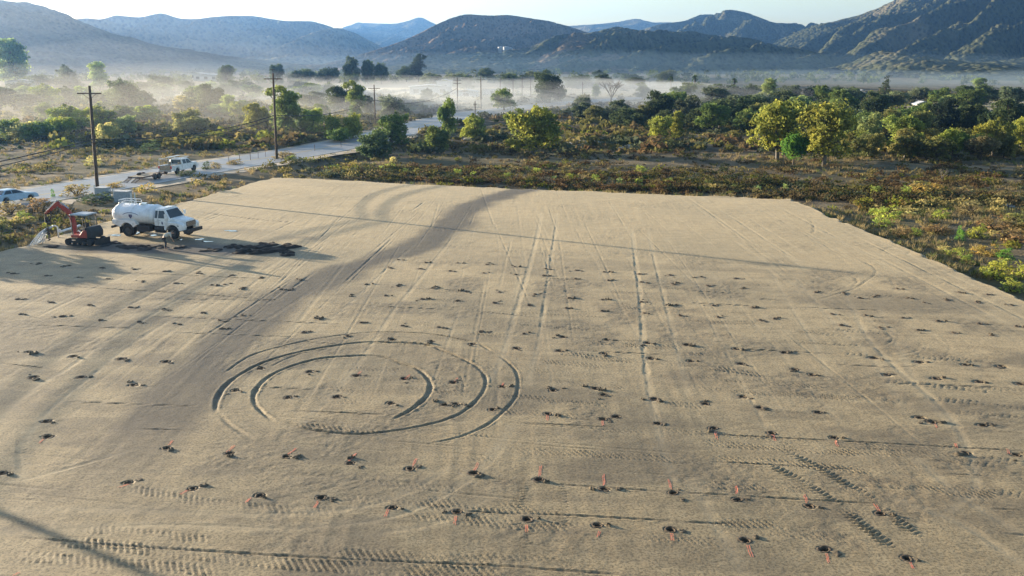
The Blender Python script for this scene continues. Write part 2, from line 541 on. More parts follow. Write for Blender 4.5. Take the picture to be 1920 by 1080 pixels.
# swirls on the right
for k, pts in enumerate((
    [(1370, 390), (1450, 440), (1500, 500), (1490, 550), (1420, 595), (1330, 618), (1180, 630), (1000, 626), (840, 610)],
    [(1120, 392), (1155, 440), (1130, 480), (1090, 500)], [(1150, 420), (1175, 465), (1140, 500), (1060, 512)],
    [(1330, 440), (1368, 500), (1330, 550), (1210, 575), (1130, 578)], [(1310, 450), (1340, 505), (1290, 545), (1190, 560)],
    [(985, 5), (1070, 60), (1082, 100), (1030, 140), (960, 185), (860, 215), (690, 268)], [(1000, 110), (900, 180), (820, 215)],
    [(1080, 70), (1150, 110), (1190, 170), (1180, 215)], [(930, 95), (980, 140), (940, 190)], [(1130, 20), (1290, 110), (1380, 180)],
    [(1400, 70), (1470, 130), (1440, 170)], [(960, 30), (1040, 40), (1075, 65)], [(650, 70), (760, 90), (800, 150)], [(620, 90), (720, 120), (740, 165)])):
    rut(ZR(pts), 0.011 + 0.006 * (k % 3), 0.07, 0.4, seed=50 + k)
rut([(1698, 480), (1705, 472.5), (1717, 469), (1740, 467)], 0.025, 0.1)
rut([(1650, 478), (1656, 469), (1672, 463), (1701, 459)], 0.02, 0.1)
rut([(1490, 405), (1518, 412), (1526, 432), (1510, 444)], 0.02, 0.12)
rut([(690, 335), (708, 339), (704, 344)], 0.03, 0.15)
# long wheel tracks
for k, (pts, dp, wd, pl) in enumerate((
    ([(1045, 400), (1040, 440), (1022, 560), (1010, 640), (990, 720)], 0.045, 0.2, 0.9),
    ([(1015, 400), (1000, 470), (965, 590), (940, 673), (915, 715)], 0.04, 0.25, 1.0),
    ([(983, 470), (970, 540), (955, 620)], 0.03, 0.2, 0.7),
    ([(1185, 430), (1190, 480), (1200, 560), (1205, 640), (1215, 720), (1240, 830), (1262, 900)], 0.055, 0.22, 1.0),
    ([(1215, 430), (1225, 480), (1245, 560), (1268, 650), (1290, 740)], 0.035, 0.2, 0.8),
    ([(880, 420), (845, 450), (790, 520), (740, 580), (700, 640), (640, 720), (560, 800)], 0.045, 0.22, 0.7),
    ([(800, 440), (740, 490), (660, 565), (590, 625)], 0.04, 0.2, 0.8),
    ([(650, 500), (560, 560), (470, 620), (390, 690)], 0.03, 0.25, 0.7),
    ([(433, 513), (350, 553), (293, 585), (200, 640), (120, 695), (67, 725), (10, 775), (-40, 820)], 0.05, 0.2, 1.0),
    ([(377, 570), (290, 617), (233, 655), (133, 735), (83, 780), (35, 850), (45, 900)], 0.05, 0.2, 1.0),
    ([(150, 520), (60, 565), (-20, 600)], 0.03, 0.25, 0.7),
    ([(1430, 480), (1480, 570), (1530, 650), (1560, 720)], 0.03, 0.2, 0.6),
    ([(1490, 520), (1560, 600), (1640, 680), (1690, 760)], 0.035, 0.2, 0.6),
    ([(1590, 560), (1625, 630), (1680, 690), (1780, 780), (1830, 900), (1780, 960)], 0.05, 0.22, 0.9),
    ([(1640, 560), (1680, 640), (1720, 720), (1780, 800)], 0.03, 0.2, 0.6),
    ([(1690, 940), (1800, 980), (1920, 1060)], 0.05, 0.25, 0.8), ([(1720, 860), (1800, 930), (1930, 1010)], 0.04, 0.25, 0.8),
    ([(1300, 900), (1340, 980), (1400, 1080)], 0.03, 0.3, 0.7),
    ([(0, 1000), (300, 985), (560, 990), (760, 960), (900, 880), (960, 800)], 0.03, 0.3, 0.7),
    ([(0, 960), (200, 955), (480, 965), (700, 945), (840, 880)], 0.025, 0.3, 0.6),
    ([(600, 1010), (800, 985), (920, 930)], 0.02, 0.3, 0.5),
    ([(40, 800), (36, 860), (48, 905)], 0.09, 0.12, 0.2), ([(20, 905), (120, 880), (260, 840)], 0.03, 0.2, 0.6))):
    kk = 0.33 if k in (0, 1, 3, 4, 8, 9, 13) else 0.2
    rut(pts, dp * kk, wd * 0.55, 0.35, fade=12.0, pale=pl * 0.75, seed=80 + k)
    qd = P(pts)
    rut(qd + np.array([0.16, 0.05]), dp * 0.16, 0.06, 0.3, world_pts=True, seed=180 + k)
rng = np.random.default_rng(5)
# grader lines, parallel to the long sides and across
for k in range(130):
    x = rng.uniform(-30, 29.5); y0 = rng.uniform(30, 85); L_ = rng.uniform(8, 40)
    sl_ = rng.normal(0, 0.035)
    rut([(x, y0), (x + sl_ * L_, min(y0 + L_, 104))], rng.uniform(0.003, 0.011), rng.uniform(0.05, 0.1), 0.4, pale=rng.uniform(0, 0.3), world_pts=True, seed=200 + k)
for k in range(22):
    x = 18 + 11.5 * rng.random(); y0 = rng.uniform(40, 70); L_ = rng.uniform(12, 30)
    rut([(x, y0), (x - 0.02 * L_, y0 + L_)], rng.uniform(0.006, 0.02), rng.uniform(0.06, 0.14), 0.4, pale=rng.uniform(0.1, 0.5), world_pts=True, seed=240 + k)
for k in range(26):
    x = rng.uniform(-30, -6); y0 = rng.uniform(55, 95); L_ = rng.uniform(6, 22)
    dx = -0.12 + rng.normal(0, 0.05)
    rut([(x, y0), (x + dx * L_, y0 - L_)], rng.uniform(0.006, 0.018), rng.uniform(0.08, 0.15), 0.4, pale=rng.uniform(0.1, 0.5), world_pts=True, seed=280 + k)
for k in range(150):
    x = rng.uniform(-30, 25); y0 = rng.uniform(26, 100); L_ = rng.uniform(2, 12)
    rut([(x, y0), (x + L_ * ROWV[0], y0 + L_ * ROWV[1] + rng.normal(0, 0.06))], rng.uniform(0.005, 0.016), rng.uniform(0.05, 0.08), 0.4, world_pts=True, seed=320 + k)
# narrow string-line trenches along the rows
TR = [[(120, 537), (320, 548), (530, 563)], [(217, 510), (417, 519), (485, 522)], [(267, 592), (633, 607)], [(327, 623), (560, 632)],
      [(120, 753), (393, 763)], [(260, 804), (353, 807)], [(697, 574), (853, 581)], [(887, 583), (1007, 595)], [(780, 541), (873, 545)],
      [(1083, 657), (1193, 663), (1257, 666)], [(1363, 653), (1567, 664)], [(1493, 576), (1677, 583)], [(1647, 718), (1890, 727)],
      [(1567, 684), (1680, 689)], [(980, 792), (1150, 802)], [(1053, 908), (1253, 922)], [(1280, 923), (1597, 942), (1650, 944)],
      [(823, 954), (960, 963), (1053, 965), (1273, 977)], [(1280, 978), (1377, 982)], [(1313, 813), (1533, 825), (1780, 838), (1925, 846)],
      [(1330, 865), (1620, 881)], [(1780, 889), (1860, 893)], [(40, 1007), (167, 1018), (417, 1035), (633, 1047), (927, 1060), (1040, 1068), (1173, 1077)],
      [(550, 770), (740, 778)], [(450, 724), (600, 731)], [(1280, 567), (1420, 574)], [(1290, 545), (1400, 551)], [(1020, 500), (1100, 504)],
      [(1010, 520), (1090, 526)], [(1860, 954), (1930, 958)], [(1880, 1000), (1930, 1004)], [(560, 640), (640, 645)], [(30, 608), (270, 616)],
      [(280, 560), (527, 563)], [(1410, 560), (1480, 563)], [(0, 680), (90, 690)], [(360, 395), (470, 410), (560, 418)]]
for k, t in enumerate(TR):
    rut(t, 0.04, 0.05, 0.4, seed=400 + k, wet=0.45, fade=1.0)  # soil colour is darkened along each trench line
# lug marks of the machines
for k, (pts, w, a) in enumerate((
    ([(100, 1013), (330, 1035), (520, 1055), (640, 1062), (800, 1068), (960, 1074)], 0.62, 0.03),
    ([(620, 1036), (800, 1045), (1000, 1052), (1110, 1062)], 0.55, 0.025), ([(0, 1040), (110, 1048), (300, 1062), (420, 1072)], 0.55, 0.025),
    ([(160, 990), (260, 1000), (400, 1013)], 0.5, 0.02), ([(230, 915), (300, 925), (380, 935)], 0.5, 0.018), ([(330, 935), (480, 950), (640, 960)], 0.5, 0.015),
    ([(780, 937), (880, 945), (960, 952), (1065, 958)], 0.62, 0.035), ([(750, 963), (860, 973), (990, 985), (1090, 990)], 0.6, 0.028),
    ([(545, 798), (640, 803), (700, 806), (775, 803)], 0.6, 0.03), ([(650, 690), (760, 694)], 0.5, 0.018), ([(700, 640), (800, 645)], 0.5, 0.018),
    ([(1090, 640), (1190, 648), (1280, 655)], 0.6, 0.028), ([(1040, 660), (1130, 672), (1200, 678)], 0.6, 0.028), ([(1010, 676), (1150, 690)], 0.6, 0.024),
    ([(1280, 662), (1330, 667)], 0.5, 0.02), ([(1280, 686), (1350, 692), (1440, 706)], 0.55, 0.028), ([(1280, 705), (1420, 716), (1560, 728)], 0.5, 0.022),
    ([(1300, 728), (1480, 740), (1700, 752)], 0.55, 0.025), ([(1720, 745), (1850, 757)], 0.55, 0.028), ([(1310, 828), (1420, 838), (1620, 850)], 0.55, 0.026),
    ([(1330, 860), (1440, 866), (1640, 884)], 0.55, 0.028), ([(1650, 715), (1740, 722), (1860, 734)], 0.6, 0.035), ([(1640, 692), (1730, 700)], 0.6, 0.035),
    ([(1560, 915), (1640, 920)], 0.5, 0.02), ([(1720, 915), (1800, 925), (1880, 935)], 0.55, 0.03), ([(1840, 860), (1930, 868)], 0.5, 0.025),
    ([(1320, 975), (1470, 985)], 0.5, 0.02), ([(960, 845), (1100, 850), (1280, 862)], 0.55, 0.022), ([(900, 745), (960, 752), (1010, 756)], 0.5, 0.02),
    ([(1030, 715), (1100, 722), (1180, 728)], 0.5, 0.02), ([(1230, 752), (1330, 765)], 0.55, 0.025), ([(560, 725), (680, 733)], 0.5, 0.016),
    ([(520, 745), (700, 756)], 0.5, 0.016), ([(830, 815), (930, 822)], 0.5, 0.025), ([(1280, 602), (1430, 608)], 0.5, 0.02), ([(1160, 575), (1210, 580)], 0.5, 0.02),
    ([(1480, 622), (1610, 632)], 0.5, 0.022), ([(1450, 640), (1620, 648)], 0.5, 0.022), ([(1560, 660), (1640, 668)], 0.5, 0.022))):
    tread(pts, w, a, slant=0.7, seed=500 + k)
for k in range(70):
    x = rng.uniform(-8, 20); y0 = rng.uniform(24, 58); L_ = rng.uniform(2, 7)
    tread(np.array([(x, y0), (x + L_ * ROWV[0], y0 + L_ * ROWV[1])]), rng.uniform(0.4, 0.6), rng.uniform(0.01, 0.02), slant=0.7, seed=560 + k, world_pts=True)
for k, (pts, a) in enumerate((([(1460, 840), (1520, 868), (1560, 892), (1650, 943)], 0.035), ([(1650, 950), (1700, 990), (1725, 1012)], 0.045),
                              ([(1437, 870), (1500, 900), (1577, 950)], 0.04), ([(1583, 958), (1650, 1010), (1672, 1030)], 0.06),
                              ([(1000, 955), (985, 1010), (975, 1030)], 0.02), ([(1050, 900), (1055, 950), (1050, 990)], 0.02), ([(985, 900), (965, 965), (960, 1010)], 0.02))):
    tread(pts, 0.4, a, 0.19, 0.55, True, seed=600 + k)

# damp strip driven by the water truck, and the wet ground round it
def damp(pts, w, val):
    r = stamp(P(pts, 1.0), w * 1.6)
    if r is None: return
    sl, D, T, S, L_ = r
    n = fbm(FX[sl] / 2.5, FY[sl] / 2.5, 31, 3)
    e = sstep(w * 1.35, w * 0.35, D + (n - 0.5) * w * 1.1) * np.clip(np.minimum(S + 0.5, L_ - S + 0.5) / 8.0, 0, 1)
    WET[sl] = np.maximum(WET[sl], val * e * (0.7 + 0.5 * n))
damp([(150, 960), (190, 900), (280, 800), (370, 700), (430, 640), (520, 570), (640, 510), (760, 470), (825, 442), (860, 405), (905, 378), (980, 357), (1070, 347), (1180, 346)], 1.9, 0.74)
damp([(70, 462), (160, 462), (260, 466), (380, 468), (480, 470), (560, 474)], 2.1, 1.4)
damp([(230, 440), (330, 452), (430, 462), (520, 468)], 1.1, 0.75)
damp([(360, 430), (440, 432), (520, 438)], 1.6, 0.45)
damp([(470, 452), (560, 445), (640, 456)], 0.8, 0.5)
WET = np.maximum(WET, 0.38 * sstep(0.52, 0.72, fbm(FX / 5, FY / 3, 33, 4)) * sstep(66, 50, FY))
WET = np.maximum(WET, 0.30 * patch * (0.5 + vnoise(FX * 4, FY * 4, 47)) * sstep(72, 55, FY))
WET = np.maximum(WET, 0.22 * sstep(0.55, 0.7, vnoise(along * 0.10, across * 0.9, 48)) * sstep(0.45, 0.6, fbm(FX / 12, FY / 12, 49, 3)) * sstep(74, 58, FY))
for pts_, w_, v_ in (([(1240, 770), (1250, 800), (1270, 850)], 0.7, 0.45), ([(1005, 600), (1003, 650), (985, 700)], 0.5, 0.5), ([(420, 760), (480, 820), (560, 850), (700, 850), (850, 820), (930, 790)], 0.9, 0.4), ([(1000, 540), (1020, 580), (1100, 590)], 0.8, 0.3), ([(1820, 960), (1880, 1010), (1920, 1050)], 0.8, 0.4)):
    damp(pts_, w_, v_)

HOLES = [(25,513),(74,494),(87,517),(130,498),(147,520),(191,502),(202,523),(252,505),(268,527),(308,509),(330,531),(371,512),(397,534),(421,533),(435,516),(457,539),(490,520),(527,542),(545,543),(557,523),
 (33,561),(96,567),(168,572),(244,576),(307,579),(380,586),(455,591),(411,600),(39,589),(117,593),(188,600),(260,603),(336,608),(416,616),(600,599),(570,623),(55,660),(137,668),(227,673),(311,678),(63,707),(152,707),(250,722),
 (488,691),(441,732),(580,697),(540,745),(631,744),
 (747,487),(729,501),(798,492),(788,504),(858,493),(844,508),(913,496),(907,512),(965,500),(967,515),(1023,504),(1020,517),(1080,523),(1082,507),(1133,510),(1141,526),(1200,514),(1203,529),(1257,516),(1263,533),
 (687,533),(659,552),(747,537),(723,554),(812,540),(792,561),(875,547),(858,564),(937,548),(927,568),(1003,552),(993,573),(1068,559),(1063,578),(1130,562),(1130,583),(1203,566),(1208,587),(1268,572),(1275,592),
 (678,605),(755,611),(823,614),(902,622),(982,626),(1055,632),(1137,637),(1213,643),(652,630),(735,637),(808,640),(885,645),(968,653),(1048,658),(1132,663),(1219,672),(668,704),(758,710),(849,717),(942,725),(1037,732),(1131,740),(1226,748),
 (732,756),(833,759),(854,758),(923,768),(1027,776),(1115,728),
 (1315,519),(1380,522),(1328,536),(1395,540),(1530,548),(1582,549),(1645,554),(1702,558),(1613,559),(1682,541),(1732,567),(1800,548),(1833,567),(1852,552),(1777,563),(1897,572),(1338,573),(1412,577),(1347,595),(1427,601),(1453,598),(1560,589),(1623,591),(1693,596),(1760,602),(1578,610),(1650,614),(1722,619),(1788,624),(1860,629),(1837,607),(1907,612),
 (1287,646),(1379,654),(1470,661),(1295,677),(1388,682),(1490,693),(1522,703),(1637,671),(1723,679),(1810,684),(1877,687),(1662,703),(1755,710),(1835,716),(1913,720),(1392,744),(1322,757),(1424,764),(1533,773),
 (87,790),(89,819),(312,840),(430,850),(537,856),(4,887),(240,905),(362,916),(487,929),(602,933),
 (657,868),(769,879),(888,887),(1010,899),(1133,917),(1262,924),(735,952),(857,960),(988,973),(1120,985),(1257,993),(1130,786),(1155,781),(1233,794),
 (1337,803),(1447,812),(1563,821),(1747,791),(1843,797),(1723,783),(1810,850),(1905,853),(1383,937),(1518,949),(1650,963),(1397,1013),(1545,1030),(1700,1047)]
HOLE_XY = [G(*h) for h in HOLES]
for (x, y) in HOLE_XY:
    rad = 0.5
    ix0, ix1 = np.searchsorted(fxs, [x - 1.2, x + 1.2]); iy0, iy1 = np.searchsorted(fys, [y - 1.2, y + 1.2])
    sl = (slice(iy0, iy1), slice(ix0, ix1))
    d = np.hypot(FX[sl] - x, FY[sl] - y)
    if y < 46:
        Hf[sl] = np.where(d < 0.15, -0.5, Hf[sl] * sstep(0.2, 0.6, d))
    WET[sl] = np.maximum(WET[sl], 0.5 * np.exp(-(d / 0.28) ** 2) * (0.5 + vnoise(FX[sl] * 5, FY[sl] * 5, 41)))

# raised lip and bank at the rim of the field
rim = np.exp(-((SD - 0.45) / 0.22) ** 2) * (FX > 20)
Hf += 0.06 * rim * (0.4 + vnoise(FX * 0.8, FY * 0.8, 44))
PALE = np.maximum(PALE, rim * 0.25 * sstep(0.35, 0.65, vnoise(FX * 0.6, FY * 0.6, 46)))
bank = sstep(0.35, -1.0, SD + 1.5 * (fbm(FX * 0.45, FY * 0.45, 45, 4) - 0.62))
Hf = Hf - 1.15 * bank
keep = (SD > -1.2) & (np.abs(FX) < 0.72 * FY + 7)
me, used = grid_mesh('dirt_field', fxs, fys, Hf, keep)
attr = np.stack([np.clip(WET, 0, 1).ravel(), np.clip(PALE, 0, 1).ravel(), np.clip(ROUGH, 0, 1).ravel()], -1)
color_attr(me, 'soil', attr[used])

def mat_soil():
    m, nt, b = mat_new('graded_soil')
    N = nt.nodes; L = nt.links
    at = N.new('ShaderNodeAttribute'); at.attribute_name = 'soil'
    sp = N.new('ShaderNodeSeparateColor'); L.new(at.outputs['Color'], sp.inputs[0])
    geo = N.new('ShaderNodeNewGeometry')
    def noise(scale, det=6, rough=0.5):
        n = N.new('ShaderNodeTexNoise'); n.inputs['Scale'].default_value = scale; n.inputs['Detail'].default_value = det; n.inputs['Roughness'].default_value = rough
        L.new(geo.outputs['Position'], n.inputs['Vector']); return n
    mp = N.new('ShaderNodeMapping'); mp.inputs['Scale'].default_value = (0.16, 1.0, 1.0); mp.inputs['Rotation'].default_value = (0, 0, 0.19)
    L.new(geo.outputs['Position'], mp.inputs['Vector'])
    n_str = N.new('ShaderNodeTexNoise'); n_str.inputs['Scale'].default_value = 3.2; n_str.inputs['Detail'].default_value = 7; n_str.inputs['Roughness'].default_value = 0.65
    L.new(mp.outputs[0], n_str.inputs['Vector'])
    mp2 = N.new('ShaderNodeMapping'); mp2.inputs['Scale'].default_value = (1.0, 0.05, 1.0); mp2.inputs['Rotation'].default_value = (0, 0, 0.03)
    L.new(geo.outputs['Position'], mp2.inputs['Vector'])
    n_trk = N.new('ShaderNodeTexNoise'); n_trk.inputs['Scale'].default_value = 5.0; n_trk.inputs['Detail'].default_value = 5; n_trk.inputs['Roughness'].default_value = 0.7
    L.new(mp2.outputs[0], n_trk.inputs['Vector'])
    n_big = noise(0.11, 4); n_mid = noise(1.1, 6, 0.6); n_fine = noise(11, 8, 0.72); n_gr = noise(60, 3, 0.6)
    r = N.new('ShaderNodeValToRGB'); e = r.color_ramp.elements
    e[0].position = 0.32; e[0].color = (0.229, 0.181, 0.104, 1)
    e[1].position = 0.68; e[1].color = (0.316, 0.255, 0.152, 1)
    L.new(n_mid.outputs['Fac'], r.inputs['Fac'])
    r2 = N.new('ShaderNodeValToRGB'); e = r2.color_ramp.elements
    e[0].position = 0.35; e[0].color = (0.76, 0.77, 0.78, 1); e[1].position = 0.65; e[1].color = (1.08, 1.04, 1.0, 1)
    L.new(n_big.outputs['Fac'], r2.inputs['Fac'])
    mu = N.new('ShaderNodeMix'); mu.data_type = 'RGBA'; mu.blend_type = 'MULTIPLY'; mu.inputs['Factor'].default_value = 1
    L.new(r.outputs[0], mu.inputs['A']); L.new(r2.outputs[0], mu.inputs['B'])
    # speckle of clods and pebbles
    r3 = N.new('ShaderNodeValToRGB'); e = r3.color_ramp.elements
    e[0].position = 0.40; e[0].color = (0.36, 0.35, 0.33, 1); e[1].position = 0.53; e[1].color = (1.12, 1.1, 1.08, 1)
    L.new(n_fine.outputs['Fac'], r3.inputs['Fac'])
    mu2 = N.new('ShaderNodeMix'); mu2.data_type = 'RGBA'; mu2.blend_type = 'MULTIPLY'; mu2.inputs['Factor'].default_value = 0.95
    r4 = N.new('ShaderNodeValToRGB'); e = r4.color_ramp.elements
    e[0].position = 0.33; e[0].color = (0.70, 0.69, 0.67, 1); e[1].position = 0.6; e[1].color = (1.06, 1.05, 1.04, 1)
    L.new(n_str.outputs['Fac'], r4.inputs['Fac'])
    mu3 = N.new('ShaderNodeMix'); mu3.data_type = 'RGBA'; mu3.blend_type = 'MULTIPLY'; mu3.inputs['Factor'].default_value = 0.6
    L.new(mu.outputs['Result'], mu3.inputs['A']); L.new(r4.outputs[0], mu3.inputs['B'])
    r5 = N.new('ShaderNodeValToRGB'); e = r5.color_ramp.elements
    e[0].position = 0.40; e[0].color = (0.74, 0.73, 0.71, 1); e[1].position = 0.54; e[1].color = (1.05, 1.05, 1.04, 1)
    L.new(n_trk.outputs['Fac'], r5.inputs['Fac'])
    mu4 = N.new('ShaderNodeMix'); mu4.data_type = 'RGBA'; mu4.blend_type = 'MULTIPLY'
    mk = N.new('ShaderNodeMapRange'); mk.inputs['From Min'].default_value = 0.42; mk.inputs['From Max'].default_value = 0.6; mk.inputs['To Max'].default_value = 0.75
    n_mk = noise(0.16, 3); L.new(n_mk.outputs['Fac'], mk.inputs['Value']); L.new(mk.outputs[0], mu4.inputs['Factor'])
    L.new(mu3.outputs['Result'], mu4.inputs['A']); L.new(r5.outputs[0], mu4.inputs['B'])
    L.new(mu4.outputs['Result'], mu2.inputs['A']); L.new(r3.outputs[0], mu2.inputs['B'])
    pal = N.new('ShaderNodeMix'); pal.data_type = 'RGBA'
    pf = N.new('ShaderNodeMath'); pf.operation = 'MULTIPLY'; pf.inputs[1].default_value = 0.55
    L.new(sp.outputs[1], pf.inputs[0]); L.new(pf.outputs[0], pal.inputs['Factor'])
    L.new(mu2.outputs['Result'], pal.inputs['A']); pal.inputs['B'].default_value = (0.37, 0.30, 0.19, 1)
    wet = N.new('ShaderNodeMix'); wet.data_type = 'RGBA'
    L.new(sp.outputs[0], wet.inputs['Factor']); L.new(pal.outputs['Result'], wet.inputs['A']); wet.inputs['B'].default_value = (0.058, 0.048, 0.038, 1)
    L.new(wet.outputs['Result'], b.inputs['Base Color'])
    b.inputs['Roughness'].default_value = 0.70
    b.inputs['Specular IOR Level'].default_value = 0.4
    b.inputs['Sheen Weight'].default_value = 0.125; b.inputs['Sheen Roughness'].default_value = 0.45; b.inputs['Sheen Tint'].default_value = (1.0, 0.86, 0.60, 1)
    sh_ = N.new('ShaderNodeMapRange'); sh_.inputs['From Max'].default_value = 0.6; sh_.inputs['To Min'].default_value = 0.125; sh_.inputs['To Max'].default_value = 0.015
    L.new(sp.outputs[0], sh_.inputs['Value']); L.new(sh_.outputs[0], b.inputs['Sheen Weight'])
    ad = N.new('ShaderNodeMath'); ad.operation = 'MULTIPLY_ADD'; ad.inputs[1].default_value = 0.25
    L.new(n_gr.outputs['Fac'], ad.inputs[0]); L.new(n_fine.outputs['Fac'], ad.inputs[2])
    bp = N.new('ShaderNodeBump'); bp.inputs['Distance'].default_value = 0.03
    st = N.new('ShaderNodeMapRange'); st.inputs['To Min'].default_value = 0.4; st.inputs['To Max'].default_value = 0.85
    L.new(sp.outputs[2], st.inputs['Value']); L.new(st.outputs[0], bp.inputs['Strength'])
    L.new(ad.outputs[0], bp.inputs['Height']); L.new(bp.outputs[0], b.inputs['Normal'])
    return m
M['soil'] = mat_soil()
tag(mesh_obj('dirt_field', me, M['soil']), 'graded bare dirt field scored by ruts and lug marks', None, None, 'structure')

# ---- road
def mat_road():
    m, nt, b = mat_new('worn_asphalt')
    N = nt.nodes; L = nt.links
    geo = N.new('ShaderNodeNewGeometry')
    n = N.new('ShaderNodeTexNoise'); n.inputs['Scale'].default_value = 0.35; n.inputs['Detail'].default_value = 6
    n2 = N.new('ShaderNodeTexNoise'); n2.inputs['Scale'].default_value = 9; n2.inputs['Detail'].default_value = 6
    L.new(geo.outputs['Position'], n.inputs['Vector']); L.new(geo.outputs['Position'], n2.inputs['Vector'])
    r = N.new('ShaderNodeValToRGB'); e = r.color_ramp.elements
    e[0].position = 0.35; e[0].color = (0.20, 0.20, 0.205, 1); e[1].position = 0.7; e[1].color = (0.29, 0.285, 0.285, 1)
    L.new(n.outputs['Fac'], r.inputs['Fac'])
    mu = N.new('ShaderNodeMix'); mu.data_type = 'RGBA'; mu.blend_type = 'OVERLAY'; mu.inputs['Factor'].default_value = 0.35
    L.new(r.outputs[0], mu.inputs['A']); L.new(n2.outputs['Fac'], mu.inputs['B'])
    L.new(mu.outputs['Result'], b.inputs['Base Color'])
    b.inputs['Roughness'].default_value = 0.5
    return m
M['road'] = mat_road()
M['shoulder'] = mat_plain('sandy_shoulder', (0.36, 0.30, 0.22), 0.95, var=0.25, scale=0.6, bump=0.3)
M['line_white'] = mat_plain('worn_white_line', (0.62, 0.62, 0.58), 0.7, var=0.25, scale=1.5)
M['line_yellow'] = mat_plain('worn_yellow_line', (0.50, 0.36, 0.09), 0.7, var=0.25, scale=1.5)

def ribbon(name, off0, off1, z, mat, i0=0, i1=None, jag=0.0, dash=None):
    pts = ROAD[i0:i1]
    V = []; Q = []
    n = len(pts)
    for i in range(n):
        d = pts[min(i + 1, n - 1)] - pts[max(i - 1, 0)]
        d = d / np.linalg.norm(d); nrm = np.array([d[1], -d[0]])
        j0 = jag * (vnoise(i * 0.7, 3.0, 9) - 0.5); j1 = jag * (vnoise(i * 0.7, 7.0, 9) - 0.5)
        a = pts[i] + nrm * (off0 + j0); b_ = pts[i] + nrm * (off1 + j1)
        V += [(a[0], a[1], z), (b_[0], b_[1], z)]
        if i < n - 1 and (dash is None or (i % dash[0]) < dash[1]):
            Q.append((2 * i, 2 * i + 1, 2 * i + 3, 2 * i + 2))
    me = mesh_np(name, np.array(V), np.array(Q), smooth=True)
    return mesh_obj(name, me, mat)
tag(ribbon('road_shoulder', -ROAD_W - 2.2, ROAD_W + 2.4, -0.215, M['shoulder'], jag=1.6), 'sandy shoulder along the road', None, None, 'structure')
tag(ribbon('road', -ROAD_W, ROAD_W, -0.18, M['road'], jag=0.3), 'two lane asphalt road', None, None, 'structure')
rd_ = bpy.data.objects['road']
for off, mt, ds in ((-ROAD_W + 0.35, 'line_white', None), (ROAD_W - 0.45, 'line_white', None), (-0.12, 'line_yellow', None), (0.12, 'line_yellow', None)):
    o = ribbon('road_marking', off - 0.06, off + 0.06, -0.175, M[mt], dash=ds)
    o.parent = rd_

# ---- pale dry meadow in the valley
def sheet(name, pts, z, mat, n=40):
    pts = catmull(pts + [pts[0]], 6.0)[:-1]
    c = pts.mean(0)
    rings = []
    V = [(c[0], c[1], z)]
    for k in (0.35, 0.7, 1.0):
        for p in pts:
            q = c + (p - c) * k
            V.append((q[0], q[1], z if k < 1 else z - 0.6))
    m = len(pts); Q = []; T = []
    for i in range(m):
        T.append((0, 1 + i, 1 + (i + 1) % m))
        for r_ in range(2):
            a = 1 + r_ * m; Q.append((a + i, a + m + i, a + m + (i + 1) % m, a + (i + 1) % m))
    return mesh_obj(name, mesh_np(name, np.array(V), np.array(Q), np.array(T), smooth=True), mat)
M['meadow'] = mat_plain('dry_meadow', (0.30, 0.245, 0.135), 0.95, var=0.2, scale=0.08)
tag(sheet('meadow', [(-150, 300), (-60, 262), (-5, 285), (60, 330), (110, 430), (60, 480), (-60, 500), (-170, 470)], -0.1, M['meadow']), 'pale dry meadow under the mist', None, None, 'structure')
tag(sheet('meadow', [(110, 262), (190, 262), (260, 285), (250, 330), (170, 330), (115, 300)], 0.1, M['meadow']), 'pale dry meadow beyond the trees', None, None, 'structure')
